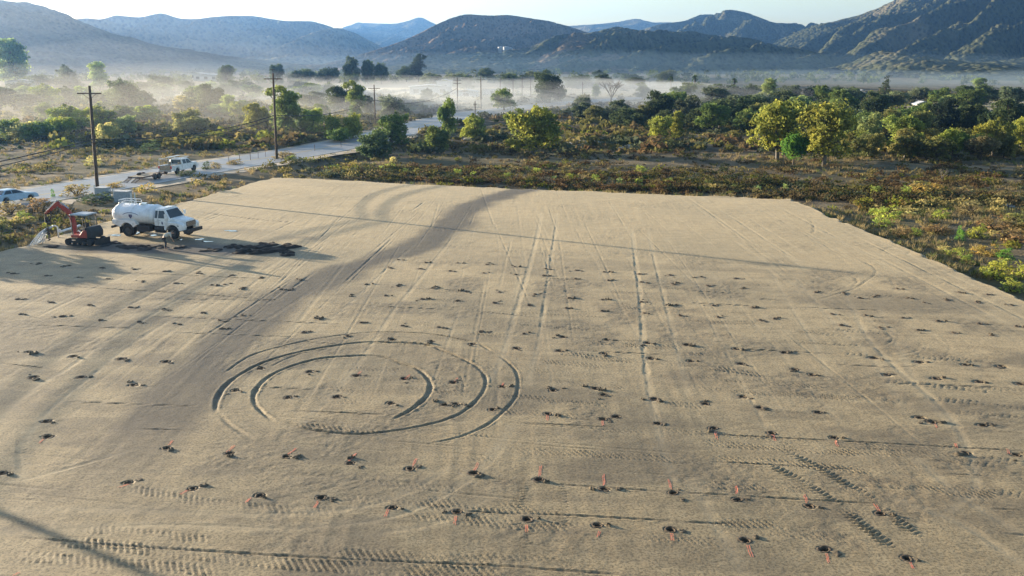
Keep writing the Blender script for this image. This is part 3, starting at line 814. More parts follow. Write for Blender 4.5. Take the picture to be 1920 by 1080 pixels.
# ------------------------------------------------------------------ hills
def mat_hill(name, dark, light, rockc, cell, tan_amt):
    m, nt, b = mat_new(name)
    N = nt.nodes; L = nt.links
    geo = N.new('ShaderNodeNewGeometry')
    v = N.new('ShaderNodeTexVoronoi'); v.inputs['Scale'].default_value = 1.0 / cell; v.inputs['Randomness'].default_value = 1.0
    L.new(geo.outputs['Position'], v.inputs['Vector'])
    n1 = N.new('ShaderNodeTexNoise'); n1.inputs['Scale'].default_value = 1 / 160.0; n1.inputs['Detail'].default_value = 8; n1.inputs['Roughness'].default_value = 0.65
    L.new(geo.outputs['Position'], n1.inputs['Vector'])
    n2 = N.new('ShaderNodeTexNoise'); n2.inputs['Scale'].default_value = 1 / (cell * 2.2); n2.inputs['Detail'].default_value = 6; n2.inputs['Roughness'].default_value = 0.7
    L.new(geo.outputs['Position'], n2.inputs['Vector'])
    r = N.new('ShaderNodeValToRGB'); e = r.color_ramp.elements
    e[0].position = 0.25; e[0].color = (*dark, 1); e[1].position = 0.72; e[1].color = (*light, 1)
    L.new(n2.outputs['Fac'], r.inputs['Fac'])
    r2 = N.new('ShaderNodeValToRGB'); e = r2.color_ramp.elements
    e[0].position = 0.55 - tan_amt; e[0].color = (0, 0, 0, 1); e[1].position = 0.68 - tan_amt * 0.5; e[1].color = (0.8, 0.8, 0.8, 1)
    L.new(n1.outputs['Fac'], r2.inputs['Fac'])
    mx = N.new('ShaderNodeMix'); mx.data_type = 'RGBA'
    L.new(r2.outputs[0], mx.inputs['Factor']); L.new(r.outputs[0], mx.inputs['A']); mx.inputs['B'].default_value = (*rockc, 1)
    # dark bushes standing on it
    r3 = N.new('ShaderNodeValToRGB'); e = r3.color_ramp.elements
    e[0].position = 0.18; e[0].color = (0.35, 0.37, 0.35, 1); e[1].position = 0.5; e[1].color = (1, 1, 1, 1)
    L.new(v.outputs['Distance'], r3.inputs['Fac'])
    mu = N.new('ShaderNodeMix'); mu.data_type = 'RGBA'; mu.blend_type = 'MULTIPLY'; mu.inputs['Factor'].default_value = 0.9
    L.new(mx.outputs['Result'], mu.inputs['A']); L.new(r3.outputs[0], mu.inputs['B'])
    L.new(mu.outputs['Result'], b.inputs['Base Color'])
    b.inputs['Roughness'].default_value = 1.0
    b.inputs['Specular IOR Level'].default_value = 0.0
    sb = N.new('ShaderNodeMath'); sb.operation = 'SUBTRACT'; sb.inputs[0].default_value = 1.0
    L.new(v.outputs['Distance'], sb.inputs[1])
    bp = N.new('ShaderNodeBump'); bp.inputs['Strength'].default_value = 0.9; bp.inputs['Distance'].default_value = cell * 0.5
    L.new(sb.outputs[0], bp.inputs['Height']); L.new(bp.outputs[0], b.inputs['Normal'])
    return m
M['hill_green'] = mat_hill('chaparral', (0.024, 0.030, 0.017), (0.088, 0.092, 0.050), (0.17, 0.145, 0.095), 6.0, 0.0)
M['hill_brown'] = mat_hill('dry_chaparral', (0.040, 0.037, 0.022), (0.14, 0.108, 0.070), (0.23, 0.165, 0.115), 6.0, 0.06)
M['hill_far'] = mat_hill('far_chaparral', (0.035, 0.04, 0.02), (0.13, 0.12, 0.065), (0.25, 0.21, 0.12), 9.0, 0.06)

def ridge_point(px, py, D):
    u = (px - 960) / FPX; v = (py - 540) / FPX
    y = math.cos(PITCH) - v * math.sin(PITCH); dz = -math.sin(PITCH) - v * math.cos(PITCH)
    return u * D / y, CAM_H + dz * D / y

HILL_TOP = []
def hill(label, prof, D, front, back, mat, seed, amp=0.3, lam=170.0, shear=0.5, tilt=0.0, step=4.0, fexp=1.0, nf=56, crest=2.0):
    pxs = np.arange(prof[0][0], prof[-1][0] + step, step)
    # smooth the outline a little so it has no corners
    pys = np.interp(pxs, [p[0] for p in prof], [p[1] for p in prof])
    ker = np.array([1, 2, 3, 2, 1.0]); ker /= ker.sum()
    pys = np.convolve(np.pad(pys, 2, mode='edge'), ker, mode='valid')
    rx = np.array([ridge_point(a, b_, D) for a, b_ in zip(pxs, pys)])
    xs, zr = rx[:, 0], rx[:, 1]
    HILL_TOP.append(float(zr.max()))
    zr = np.maximum(zr, 2.0)
    s = np.concatenate([np.linspace(0, 1, nf), 1 + np.linspace(0, 1, 16)[1:]])
    X = np.broadcast_to(xs, (len(s), len(xs))).copy()
    S = np.broadcast_to(s[:, None], X.shape)
    ridge_wob = (fbm(X / 400, 0 * X, seed + 3, 3) - 0.5) * front * 0.5
    Y = np.where(S <= 1, D - front * (1 - S), D + back * (S - 1)) + ridge_wob * np.where(S <= 1, S, 1) + tilt * (X - xs.mean()) * np.where(S <= 1, S, 1)
    f = np.where(S <= 1, S ** fexp, np.clip(1 - (S - 1), 0, 1) ** 1.3)
    dist = (1 - np.clip(S, 0, 1)) * front
    wx = X + shear * dist + 45 * (fbm(X / 180, dist / 180, seed + 9, 2) - 0.5)
    n = vnoise(wx / lam, dist / (lam * 2.6), seed)
    ph1 = wx / (lam * 1.05) + 2.2 * (fbm(X / 420, dist / 420, seed + 31, 2) - 0.5)
    tri1 = 1 - 2 * np.abs(ph1 - np.floor(ph1) - 0.5)
    rg = 0.7 * tri1 * (0.5 + 0.9 * vnoise(np.floor(ph1) * 3.7, dist / 500, seed + 33)) + 0.45 * (1 - np.abs(2 * n - 1))
    n2 = vnoise(wx / (lam * 0.42) + 9, dist / (lam * 1.1), seed + 1)
    ph2 = (wx + 0.9 * dist) / (lam * 0.46) + 1.6 * (fbm(X / 160, dist / 160, seed + 35, 2) - 0.5)
    rg2 = 0.6 * (1 - 2 * np.abs(ph2 - np.floor(ph2) - 0.5)) + 0.5 * (1 - np.abs(2 * n2 - 1))
    n3 = fbm(X / 38, (dist + 0.001 * Y) / 38, seed + 2, 3)
    rg3 = 1 - np.abs(2 * vnoise(wx / (lam * 0.2) + 4, dist / (lam * 0.4), seed + 21) - 1); rg4 = 1 - np.abs(2 * vnoise(wx / (lam * 0.1) + 4, dist / (lam * 0.16), seed + 22) - 1)
    env = np.where(S <= 1, np.clip(4 * S * (1 - S), 0, 1) ** 0.8, 0.5)
    Zr = np.broadcast_to(zr, X.shape)
    Z = Zr * f + Zr * amp * env * ((rg - 0.62) * 1.0 + (rg2 - 0.55) * 0.6) + (n3 - 0.5) * 11 * np.clip(env + 0.15, 0, 1) + ((rg3 - 0.6) * 0.10 * Zr + (rg4 - 0.6) * 0.045 * Zr) * env
    Z += crest * (vnoise(X / 7.0, Y / 7.0, seed + 4) - 0.4) * np.clip(S * 2, 0, 1)
    # the crest line stays the skyline: nothing on the slope rises above it
    cpx = 960 + FPX * 1.03 * X / Y
    cpy = np.interp(cpx, pxs, pys)
    vv = (cpy - 540) / FPX
    lim = CAM_H + Y * (-math.sin(PITCH) - vv * math.cos(PITCH)) / (math.cos(PITCH) - vv * math.sin(PITCH))
    Z = np.minimum(Z, lim + 3.0 + 2.0 * (vnoise(X / 9.0, Y / 9.0, seed + 41) - 0.5))
    Z = np.where(S == 0, -6, Z) - 3.0
    idx = np.arange(X.size).reshape(X.shape)
    q = np.stack([idx[:-1, :-1], idx[:-1, 1:], idx[1:, 1:], idx[1:, :-1]], -1).reshape(-1, 4)
    me = mesh_np('hill', np.stack([X, Y, Z], -1).reshape(-1, 3), q, smooth=True)
    return tag(mesh_obj('hill', me, mat), label, None, None, 'structure')

hill('far pale hills left of the centre', [(560, 118), (600, 80), (630, 55), (665, 40), (690, 43), (740, 45), (765, 40), (790, 31), (808, 40), (830, 50), (870, 70), (930, 110)], 4600, 1300, 500, M['hill_far'], 11, 0.3, 420)
hill('far hills behind the middle ridge', [(980, 112), (1020, 70), (1060, 48), (1120, 45), (1150, 42), (1190, 34), (1220, 42), (1260, 42), (1330, 60), (1420, 112)], 4200, 1200, 500, M['hill_far'], 12, 0.3, 400)
hill('blue range behind the left hill', [(60, 100), (130, 40), (165, 34), (200, 37), (225, 28), (245, 31), (270, 33), (310, 24), (345, 36), (380, 36), (405, 32), (440, 30), (480, 30), (540, 40), (590, 40), (625, 50), (650, 62), (720, 95), (760, 114)], 3000, 1150, 400, M['hill_far'], 13, 0.85, 230, 1.0, nf=80)
hill('spur below the blue range', [(420, 118), (480, 105), (520, 92), (560, 72), (600, 57), (630, 52), (655, 55), (680, 68), (720, 90), (780, 112), (820, 120)], 2500, 800, 300, M['hill_far'], 14, 0.8, 170, 0.9)
hill('rounded peak behind the dark ridge', [(1130, 112), (1190, 62), (1230, 46), (1280, 40), (1310, 27), (1335, 20), (1360, 18), (1390, 22), (1420, 33), (1445, 43), (1480, 44), (1510, 42), (1545, 44), (1600, 70), (1680, 115)], 2500, 950, 300, M['hill_green'], 15, 0.6, 150, 0.9)
hill('broad brown hill in the middle', [(600, 122), (660, 108), (700, 96), (750, 80), (790, 62), (820, 46), (850, 33), (875, 27), (905, 29), (925, 30), (950, 28), (990, 34), (1030, 40), (1060, 48), (1090, 58), (1150, 78), (1220, 100), (1280, 118)], 2000, 750, 300, M['hill_brown'], 16, 0.6, 130, 1.0, nf=90)
hill('large hazy hill on the left', [(-520, -60), (-400, -50), (-250, -30), (-120, -15), (0, -3), (40, 0), (75, 4), (110, 12), (140, 26), (160, 34), (200, 52), (240, 67), (300, 82), (360, 92), (430, 105), (500, 114), (570, 119), (660, 124)], 1500, 620, 300, M['hill_green'], 17, 0.5, 130, 0.8, step=4, nf=80)
hill('dark ridge in front of the middle hills', [(760, 122), (800, 104), (880, 99), (940, 96), (985, 90), (1010, 80), (1045, 66), (1080, 62), (1110, 58), (1150, 48), (1180, 52), (1220, 56), (1290, 56), (1340, 63), (1400, 72), (1440, 78), (1500, 92), (1560, 106), (1610, 116), (1680, 122)], 1350, 420, 200, M['hill_green'], 18, 0.6, 90, 0.8, nf=70)
hill('brown knob in front of the dark ridge', [(960, 118), (985, 98), (1015, 82), (1050, 66), (1085, 58), (1110, 62), (1135, 74), (1160, 88), (1200, 108), (1230, 120)], 1180, 250, 150, M['hill_brown'], 19, 0.22, 90, 0.6, step=3)
hill('steep mountain on the right', [(1380, 118), (1420, 96), (1460, 74), (1500, 56), (1540, 43), (1570, 37), (1600, 29), (1630, 18), (1660, 4), (1700, -18), (1760, -38), (1840, -55), (1920, -72), (2050, -95), (2200, -110), (2350, -100)], 1750, 1000, 350, M['hill_green'], 25, 0.8, 130, 1.0, step=3, nf=130)
hill('low foothill in front of the right mountain', [(1560, 122), (1600, 108), (1630, 94), (1655, 89), (1690, 96), (1730, 104), (1790, 112), (1860, 108), (1940, 100), (2050, 96), (2160, 104)], 900, 260, 120, M['hill_green'], 21, 0.3, 80, 0.5, step=3)

# ------------------------------------------------------------------ leaves
def mat_leaf(name, transl=0.52):
    m = bpy.data.materials.new(name); m.use_nodes = True
    nt = m.node_tree; N = nt.nodes; L = nt.links
    N.remove(N['Principled BSDF'])
    out = N['Material Output']
    oi = N.new('ShaderNodeObjectInfo')
    at = N.new('ShaderNodeAttribute'); at.attribute_name = 'leaf'
    sp = N.new('ShaderNodeSeparateColor'); L.new(at.outputs['Color'], sp.inputs[0])
    # second, yellower tone by clump
    hs = N.new('ShaderNodeHueSaturation'); hs.inputs['Hue'].default_value = 0.56; hs.inputs['Saturation'].default_value = 0.85; hs.inputs['Value'].default_value = 0.6
    L.new(oi.outputs['Color'], hs.inputs['Color'])
    mx = N.new('ShaderNodeMix'); mx.data_type = 'RGBA'
    L.new(sp.outputs[1], mx.inputs['Factor']); L.new(oi.outputs['Color'], mx.inputs['A']); L.new(hs.outputs[0], mx.inputs['B'])
    mu = N.new('ShaderNodeMix'); mu.data_type = 'RGBA'; mu.blend_type = 'MULTIPLY'; mu.inputs['Factor'].default_value = 1
    cm = N.new('ShaderNodeCombineColor')
    for k in range(3): L.new(sp.outputs[0], cm.inputs[k])
    L.new(mx.outputs['Result'], mu.inputs['A']); L.new(cm.outputs[0], mu.inputs['B'])
    d = N.new('ShaderNodeBsdfDiffuse'); t = N.new('ShaderNodeBsdfTranslucent')
    L.new(mu.outputs['Result'], d.inputs['Color']); L.new(mu.outputs['Result'], t.inputs['Color'])
    ms = N.new('ShaderNodeMixShader'); ms.inputs[0].default_value = transl
    L.new(d.outputs[0], ms.inputs[1]); L.new(t.outputs[0], ms.inputs[2]); L.new(ms.outputs[0], out.inputs['Surface'])
    return m
M['leaf'] = mat_leaf('foliage')

def mat_leaf_attr(name, transl=0.42):
    """foliage whose colour is stored on the leaves"""
    m = bpy.data.materials.new(name); m.use_nodes = True
    nt = m.node_tree; N = nt.nodes; L = nt.links
    N.remove(N['Principled BSDF'])
    out = N['Material Output']
    at = N.new('ShaderNodeAttribute'); at.attribute_name = 'leaf'
    d = N.new('ShaderNodeBsdfDiffuse'); t = N.new('ShaderNodeBsdfTranslucent')
    L.new(at.outputs['Color'], d.inputs['Color']); L.new(at.outputs['Color'], t.inputs['Color'])
    ms = N.new('ShaderNodeMixShader'); ms.inputs[0].default_value = transl
    L.new(d.outputs[0], ms.inputs[1]); L.new(t.outputs[0], ms.inputs[2]); L.new(ms.outputs[0], out.inputs['Surface'])
    return m
M['scrub'] = mat_leaf_attr('scrub_foliage')

def leaf_quads(P_, Nrm, size, rg):
    """quads round the points P_, roughly facing Nrm; returns vertices (n*4,3)"""
    n = len(P_)
    nr = Nrm + rg.normal(0, 0.75, (n, 3)); nr /= np.linalg.norm(nr, axis=1)[:, None] + 1e-9
    a = rg.normal(0, 1, (n, 3)); t = np.cross(nr, a); t /= np.linalg.norm(t, axis=1)[:, None] + 1e-9
    b_ = np.cross(nr, t)
    s = (size * rg.uniform(0.6, 1.3, n))[:, None]
    e = rg.uniform(0.45, 0.8, n)[:, None]
    v = np.stack([P_ - t * s, P_ - b_ * s * e, P_ + t * s, P_ + b_ * s * e], 1)
    return v.reshape(-1, 3)

def crown_mesh(name, lobes, n, leaf, seed):
    rg = np.random.default_rng(seed)
    lobes = np.array(lobes, dtype=float)
    area = (lobes[:, 3] * lobes[:, 5]) ** 1.0; area /= area.sum()
    PP, NN, CC = [], [], []
    for li, l in enumerate(lobes):
        k = max(30, int(n * area[li]))
        c, r = l[:3], l[3:6]
        tone = rg.random(); bright = rg.uniform(1.3, 1.95)
        nc = max(6, k // 32)
        d = rg.normal(0, 1, (nc, 3)); d /= np.linalg.norm(d, axis=1)[:, None]
        d[:, 2] = np.where(d[:, 2] < -0.35, -d[:, 2], d[:, 2])
        cc = d * rg.uniform(0.72, 1.06, nc)[:, None]
        which = rg.integers(0, nc, k)
        p = cc[which] + rg.normal(0, 0.15, (k, 3))
        sh = rg.random(k) < 0.2
        d2 = rg.normal(0, 1, (k, 3)); d2 /= np.linalg.norm(d2, axis=1)[:, None]
        p[sh] = d2[sh] * rg.uniform(0.55, 0.98, sh.sum())[:, None]
        nn = p / (np.linalg.norm(p, axis=1)[:, None] + 1e-9)
        PP.append(c + p * r); NN.append(nn)
        ct = rg.uniform(0.7, 1.25, nc)
        br = np.where(sh, 0.85, ct[which]) * bright * rg.uniform(0.75, 1.25, k)
        CC.append(np.stack([br, np.clip(tone * 0.9 + rg.normal(0, 0.15, k), 0, 1), np.zeros(k)], -1))
    PP = np.concatenate(PP); NN = np.concatenate(NN); CC = np.concatenate(CC)
    PP[:, 2] = np.maximum(PP[:, 2], 0.02)
    V = leaf_quads(PP, NN, leaf, rg)
    me = mesh_np(name, V, np.arange(len(V)).reshape(-1, 4))
    color_attr(me, 'leaf', np.repeat(CC, 4, axis=0))
    me.materials.append(M['leaf'])
    return me

def trunk_mesh(name, lobes, seed, mat, base_r=0.03):
    rd = random.Random(seed)
    mb = MB()
    fork = Vector((rd.uniform(-.03, .03), rd.uniform(-.03, .03), rd.uniform(0.16, 0.26)))
    mb.tube([(0, 0, -0.06), (fork.x * 0.5, fork.y * 0.3, fork.z * 0.5), fork], [base_r * 1.3, base_r, base_r * 0.85], 7)
    for l in lobes:
        c = Vector(l[:3])
        mid = fork.lerp(c, 0.5) + Vector((rd.uniform(-.05, .05), rd.uniform(-.05, .05), rd.uniform(-.03, .04)))
        mb.tube([fork, mid, c], [base_r * 0.6, base_r * 0.4, base_r * 0.15], 5)
        for k in range(2):
            e = c + Vector((rd.uniform(-1, 1) * l[3], rd.uniform(-1, 1) * l[4], rd.uniform(-.2, 1) * l[5])) * 0.8
            mb.tube([mid, mid.lerp(e, 0.6), e], [base_r * 0.3, base_r * 0.2, base_r * 0.06], 4)
    return mb.mesh(name, mat, True)

def lobes_billow(seed, low=0.12):
    rd = random.Random(seed); L_ = [(0, 0, 0.58, 0.28, 0.28, 0.26), (0, 0, 0.3, 0.26, 0.26, 0.18)]
    for k in range(11):
        a = k * 2.399 + rd.uniform(-.4, .4); r = rd.uniform(0.2, 0.34); z = rd.uniform(low + 0.04, 0.80)
        q = 0.13 + 0.09 * rd.random()
        L_.append((math.cos(a) * r, math.sin(a) * r, z, q * 1.15, q * 1.15, q))
    L_.append((rd.uniform(-.12, .12), rd.uniform(-.12, .12), 0.85, 0.16, 0.16, 0.14))
    return L_
def lobes_round(seed):
    rd = random.Random(seed); L_ = [(0, 0, 0.46, 0.36, 0.36, 0.36)]
    for k in range(13):
        a = k * 2.399; r = rd.uniform(0.2, 0.36); z = rd.uniform(0.08, 0.82)
        r *= math.sqrt(max(0.1, 1 - ((z - 0.42) / 0.55) ** 2))
        q = 0.12 + 0.07 * rd.random()
        L_.append((math.cos(a) * r, math.sin(a) * r, z, q * 1.1, q * 1.1, q))
    return L_
def lobes_tall(seed):
    rd = random.Random(seed); L_ = []
    for k in range(8):
        z = 0.2 + 0.67 * k / 7
        a = rd.uniform(0, 6.28); r = rd.uniform(0.0, 0.2)
        q = 0.24 * (1 - 0.45 * abs(z - 0.5)) * rd.uniform(0.7, 1.1)
        L_.append((math.cos(a) * r, math.sin(a) * r, z, q * 1.3, q * 1.3, q * 0.62))
    return L_
def lobes_conifer(seed):
    rd = random.Random(seed); L_ = []
    for k in range(11):
        z = 0.1 + 0.84 * k / 10
        q = 0.42 * (1 - z) + 0.06
        a = rd.uniform(0, 6.28)
        L_.append((math.cos(a) * 0.06, math.sin(a) * 0.06, z, q, q, 0.07))
    return L_

TREE = {}
for kind, fn, n, lf, cnt in (('billow', lobes_billow, 7600, 0.027, 4), ('round', lobes_round, 7600, 0.027, 4), ('tall', lobes_tall, 6400, 0.027, 3), ('conifer', lobes_conifer, 3000, 0.022, 1)):
    TREE[kind] = []
    for k in range(cnt):
        lb = fn(100 + k * 7)
        TREE[kind].append((crown_mesh('crown_' + kind, lb, n, lf, 300 + k), trunk_mesh('trunk_' + kind, lb, 400 + k, M['pale_bark'] if kind == 'billow' else M['bark'])))

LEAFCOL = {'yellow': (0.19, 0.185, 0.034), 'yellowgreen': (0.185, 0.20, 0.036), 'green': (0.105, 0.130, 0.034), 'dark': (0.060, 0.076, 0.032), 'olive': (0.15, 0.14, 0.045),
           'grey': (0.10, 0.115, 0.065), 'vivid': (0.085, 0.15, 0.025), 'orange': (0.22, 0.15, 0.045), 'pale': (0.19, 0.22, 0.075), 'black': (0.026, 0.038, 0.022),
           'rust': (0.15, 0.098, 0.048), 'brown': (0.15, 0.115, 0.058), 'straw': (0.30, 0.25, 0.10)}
rt = random.Random(8)
TREES = []
def tree(kind, col, px, yb, yt, hw, label, name=None, group='trees of the valley', squash=1.0):
    x, y = G(px, yb)
    h = CAM_H * (yb - yt) / (yb - HORIZON) * 1.02
    w = 2 * hw * y / FPX
    z = gz(x, y) if y < 250 else -0.4
    t = thing(name or ('conifer_tree' if kind == 'conifer' else 'broadleaf_tree'), label, 'tree', (x, y, z - 0.05), rt.uniform(0, 6.28), group)
    h = h - z
    cm, tm = rt.choice(TREE[kind])
    cr = mesh_obj('crown', cm, None, t)
    c = LEAFCOL[col]; j = rt.uniform(0.88, 1.12) * (1.4 if x < 0 else 1.1)  # left-hand crowns get lighter leaf colour for their backlit glow
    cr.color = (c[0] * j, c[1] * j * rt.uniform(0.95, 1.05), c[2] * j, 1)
    tr = mesh_obj('trunk', tm, None, t)
    t.scale = (w, w * squash, h)
    TREES.append(t)
    return t

TL = [
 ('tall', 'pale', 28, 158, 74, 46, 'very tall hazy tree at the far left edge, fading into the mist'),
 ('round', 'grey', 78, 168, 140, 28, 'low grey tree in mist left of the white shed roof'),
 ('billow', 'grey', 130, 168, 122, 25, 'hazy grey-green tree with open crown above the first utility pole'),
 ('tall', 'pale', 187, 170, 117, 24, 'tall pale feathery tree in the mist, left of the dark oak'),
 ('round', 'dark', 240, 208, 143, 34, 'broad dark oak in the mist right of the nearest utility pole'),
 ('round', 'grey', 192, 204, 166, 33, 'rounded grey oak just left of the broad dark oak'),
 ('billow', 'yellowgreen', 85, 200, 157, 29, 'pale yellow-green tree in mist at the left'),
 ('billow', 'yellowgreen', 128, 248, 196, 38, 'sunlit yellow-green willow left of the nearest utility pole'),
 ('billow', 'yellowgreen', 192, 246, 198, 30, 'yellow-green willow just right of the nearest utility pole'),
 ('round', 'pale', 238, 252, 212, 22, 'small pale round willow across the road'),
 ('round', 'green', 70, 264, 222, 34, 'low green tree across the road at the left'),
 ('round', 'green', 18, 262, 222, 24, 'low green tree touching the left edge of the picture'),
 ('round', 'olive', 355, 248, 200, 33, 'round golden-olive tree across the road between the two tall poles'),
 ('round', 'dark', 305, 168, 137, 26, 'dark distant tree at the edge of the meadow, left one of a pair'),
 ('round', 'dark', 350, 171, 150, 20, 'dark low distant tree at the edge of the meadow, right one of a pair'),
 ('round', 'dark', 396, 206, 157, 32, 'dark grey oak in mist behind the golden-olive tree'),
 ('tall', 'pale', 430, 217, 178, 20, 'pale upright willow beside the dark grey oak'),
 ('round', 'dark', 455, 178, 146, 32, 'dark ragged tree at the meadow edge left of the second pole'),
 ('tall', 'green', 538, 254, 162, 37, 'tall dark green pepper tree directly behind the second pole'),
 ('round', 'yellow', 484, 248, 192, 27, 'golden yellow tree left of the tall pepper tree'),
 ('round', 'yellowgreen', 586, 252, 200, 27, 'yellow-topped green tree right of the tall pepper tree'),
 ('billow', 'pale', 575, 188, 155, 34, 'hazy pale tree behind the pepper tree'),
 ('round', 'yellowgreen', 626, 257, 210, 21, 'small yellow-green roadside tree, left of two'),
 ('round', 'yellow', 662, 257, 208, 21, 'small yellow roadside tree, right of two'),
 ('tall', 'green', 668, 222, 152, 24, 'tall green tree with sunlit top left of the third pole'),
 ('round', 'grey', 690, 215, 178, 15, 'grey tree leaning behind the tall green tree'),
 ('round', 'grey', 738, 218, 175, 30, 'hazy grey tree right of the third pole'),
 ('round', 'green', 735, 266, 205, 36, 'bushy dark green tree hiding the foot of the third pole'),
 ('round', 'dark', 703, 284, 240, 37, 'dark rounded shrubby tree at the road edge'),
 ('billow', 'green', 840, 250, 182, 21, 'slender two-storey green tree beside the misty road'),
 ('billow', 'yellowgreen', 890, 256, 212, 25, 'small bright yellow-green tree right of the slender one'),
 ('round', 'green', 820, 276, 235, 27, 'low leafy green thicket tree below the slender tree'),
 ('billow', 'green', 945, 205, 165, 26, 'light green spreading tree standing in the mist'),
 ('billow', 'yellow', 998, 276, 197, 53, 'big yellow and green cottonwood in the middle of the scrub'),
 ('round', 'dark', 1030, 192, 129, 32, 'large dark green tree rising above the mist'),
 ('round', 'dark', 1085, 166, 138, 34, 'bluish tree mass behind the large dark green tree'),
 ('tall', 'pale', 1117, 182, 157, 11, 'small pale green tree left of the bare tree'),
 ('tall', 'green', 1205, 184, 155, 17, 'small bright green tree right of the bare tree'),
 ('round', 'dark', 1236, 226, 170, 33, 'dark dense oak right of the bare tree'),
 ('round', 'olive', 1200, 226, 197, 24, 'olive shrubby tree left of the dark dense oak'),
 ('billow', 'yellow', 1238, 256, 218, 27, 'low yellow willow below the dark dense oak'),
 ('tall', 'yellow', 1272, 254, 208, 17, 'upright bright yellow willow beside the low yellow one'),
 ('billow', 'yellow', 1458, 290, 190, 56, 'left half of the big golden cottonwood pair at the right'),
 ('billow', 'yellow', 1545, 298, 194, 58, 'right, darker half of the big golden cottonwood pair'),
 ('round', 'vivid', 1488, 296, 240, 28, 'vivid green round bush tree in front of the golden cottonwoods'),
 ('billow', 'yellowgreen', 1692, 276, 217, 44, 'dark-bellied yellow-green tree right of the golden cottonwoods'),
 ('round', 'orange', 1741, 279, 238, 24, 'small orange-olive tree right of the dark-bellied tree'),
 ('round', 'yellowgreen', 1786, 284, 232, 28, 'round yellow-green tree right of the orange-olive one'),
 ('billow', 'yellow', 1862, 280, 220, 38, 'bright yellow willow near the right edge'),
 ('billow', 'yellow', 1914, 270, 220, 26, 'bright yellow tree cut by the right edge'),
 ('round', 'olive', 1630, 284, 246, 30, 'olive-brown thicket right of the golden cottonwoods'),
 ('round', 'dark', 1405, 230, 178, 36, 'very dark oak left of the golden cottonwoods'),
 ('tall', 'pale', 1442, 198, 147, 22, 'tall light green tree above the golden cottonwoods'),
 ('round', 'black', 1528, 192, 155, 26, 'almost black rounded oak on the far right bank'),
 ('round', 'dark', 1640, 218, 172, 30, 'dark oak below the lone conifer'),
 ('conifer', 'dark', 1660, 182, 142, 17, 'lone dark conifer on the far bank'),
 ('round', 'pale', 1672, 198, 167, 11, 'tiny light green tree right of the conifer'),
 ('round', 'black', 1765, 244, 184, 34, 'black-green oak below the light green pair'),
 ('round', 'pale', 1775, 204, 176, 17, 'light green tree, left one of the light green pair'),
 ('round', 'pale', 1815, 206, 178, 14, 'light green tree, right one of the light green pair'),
 ('round', 'dark', 1826, 244, 195, 36, 'dark oak right of the black-green oak'),
 ('round', 'dark', 1890, 236, 185, 35, 'dark oak near the right edge behind the yellow willow'),
 ('round', 'dark', 1355, 194, 155, 36, 'dark green grove tree below the second palm'),
 ('round', 'dark', 1402, 194, 155, 25, 'dark green grove tree right of the second palm'),
 ('round', 'dark', 1487, 192, 163, 16, 'small dark tree between the tall light green tree and the black oak'),
 ('round', 'green', 1315, 186, 152, 26, 'green hazy grove tree between the two left palms'),
 ('round', 'grey', 1288, 224, 178, 30, 'grey-green tree right of the dark dense oak'),
 ('round', 'grey', 1330, 226, 182, 28, 'grey-green tree, second right of the dark dense oak'),
 ('round', 'olive', 1366, 234, 196, 24, 'olive tree left of the very dark oak'),
 ('round', 'grey', 1600, 244, 196, 34, 'grey-green tree behind the right golden cottonwood'),
 ('round', 'grey', 1566, 236, 190, 30, 'grey tree just above the right golden cottonwood'),
 ('round', 'pale', 1630, 254, 210, 28, 'pale green tree behind the olive-brown thicket'),
 ('round', 'pale', 1500, 212, 177, 30, 'pale green tree right above the left golden cottonwood'),
 ('round', 'olive', 1720, 250, 204, 30, 'olive tree left of the black-green oak'),
 ('billow', 'pale', 1835, 168, 146, 14, 'pale tall tree far off at the foot of the mountain'),
 ('round', 'grey', 1815, 186, 165, 15, 'grey round tree far off right of the light green pair'),
 ('round', 'grey', 1895, 196, 160, 26, 'hazy green tree at the right edge below the mountain'),
 ('tall', 'black', 785, 152, 102, 18, 'big blue-dark tree in the far mist left of centre'),
 ('round', 'dark', 762, 152, 124, 22, 'low dark tree beside the big blue-dark tree'),
 ('round', 'dark', 715, 156, 112, 16, 'blue hazy tree, third left of the big blue-dark one'),
 ('round', 'dark', 690, 156, 110, 14, 'blue hazy tree, fourth left of the big blue-dark one'),
 ('round', 'dark', 660, 156, 106, 18, 'blue hazy tree at the left end of the far group'),
 ('round', 'dark', 615, 158, 122, 24, 'dark far tree right of the second pole top'),
 ('round', 'dark', 570, 158, 125, 24, 'dark far tree below the blue range'),
 ('round', 'dark', 520, 158, 118, 16, 'dark far tree behind the second pole top'),
 ('round', 'dark', 425, 160, 120, 18, 'dark far tree left of the second pole top'),
 ('billow', 'grey', 800, 186, 165, 14, 'thin grey tree standing in the pale meadow'),
 ('round', 'grey', 837, 184, 170, 7, 'tiny grey tree standing in the pale meadow'),
 ('round', 'grey', 1090, 206, 178, 20, 'misty grey thicket tree below the bare tree, left'),
 ('round', 'grey', 1160, 214, 186, 24, 'misty grey thicket tree below the bare tree, right'),
]
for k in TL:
    tree(*k)

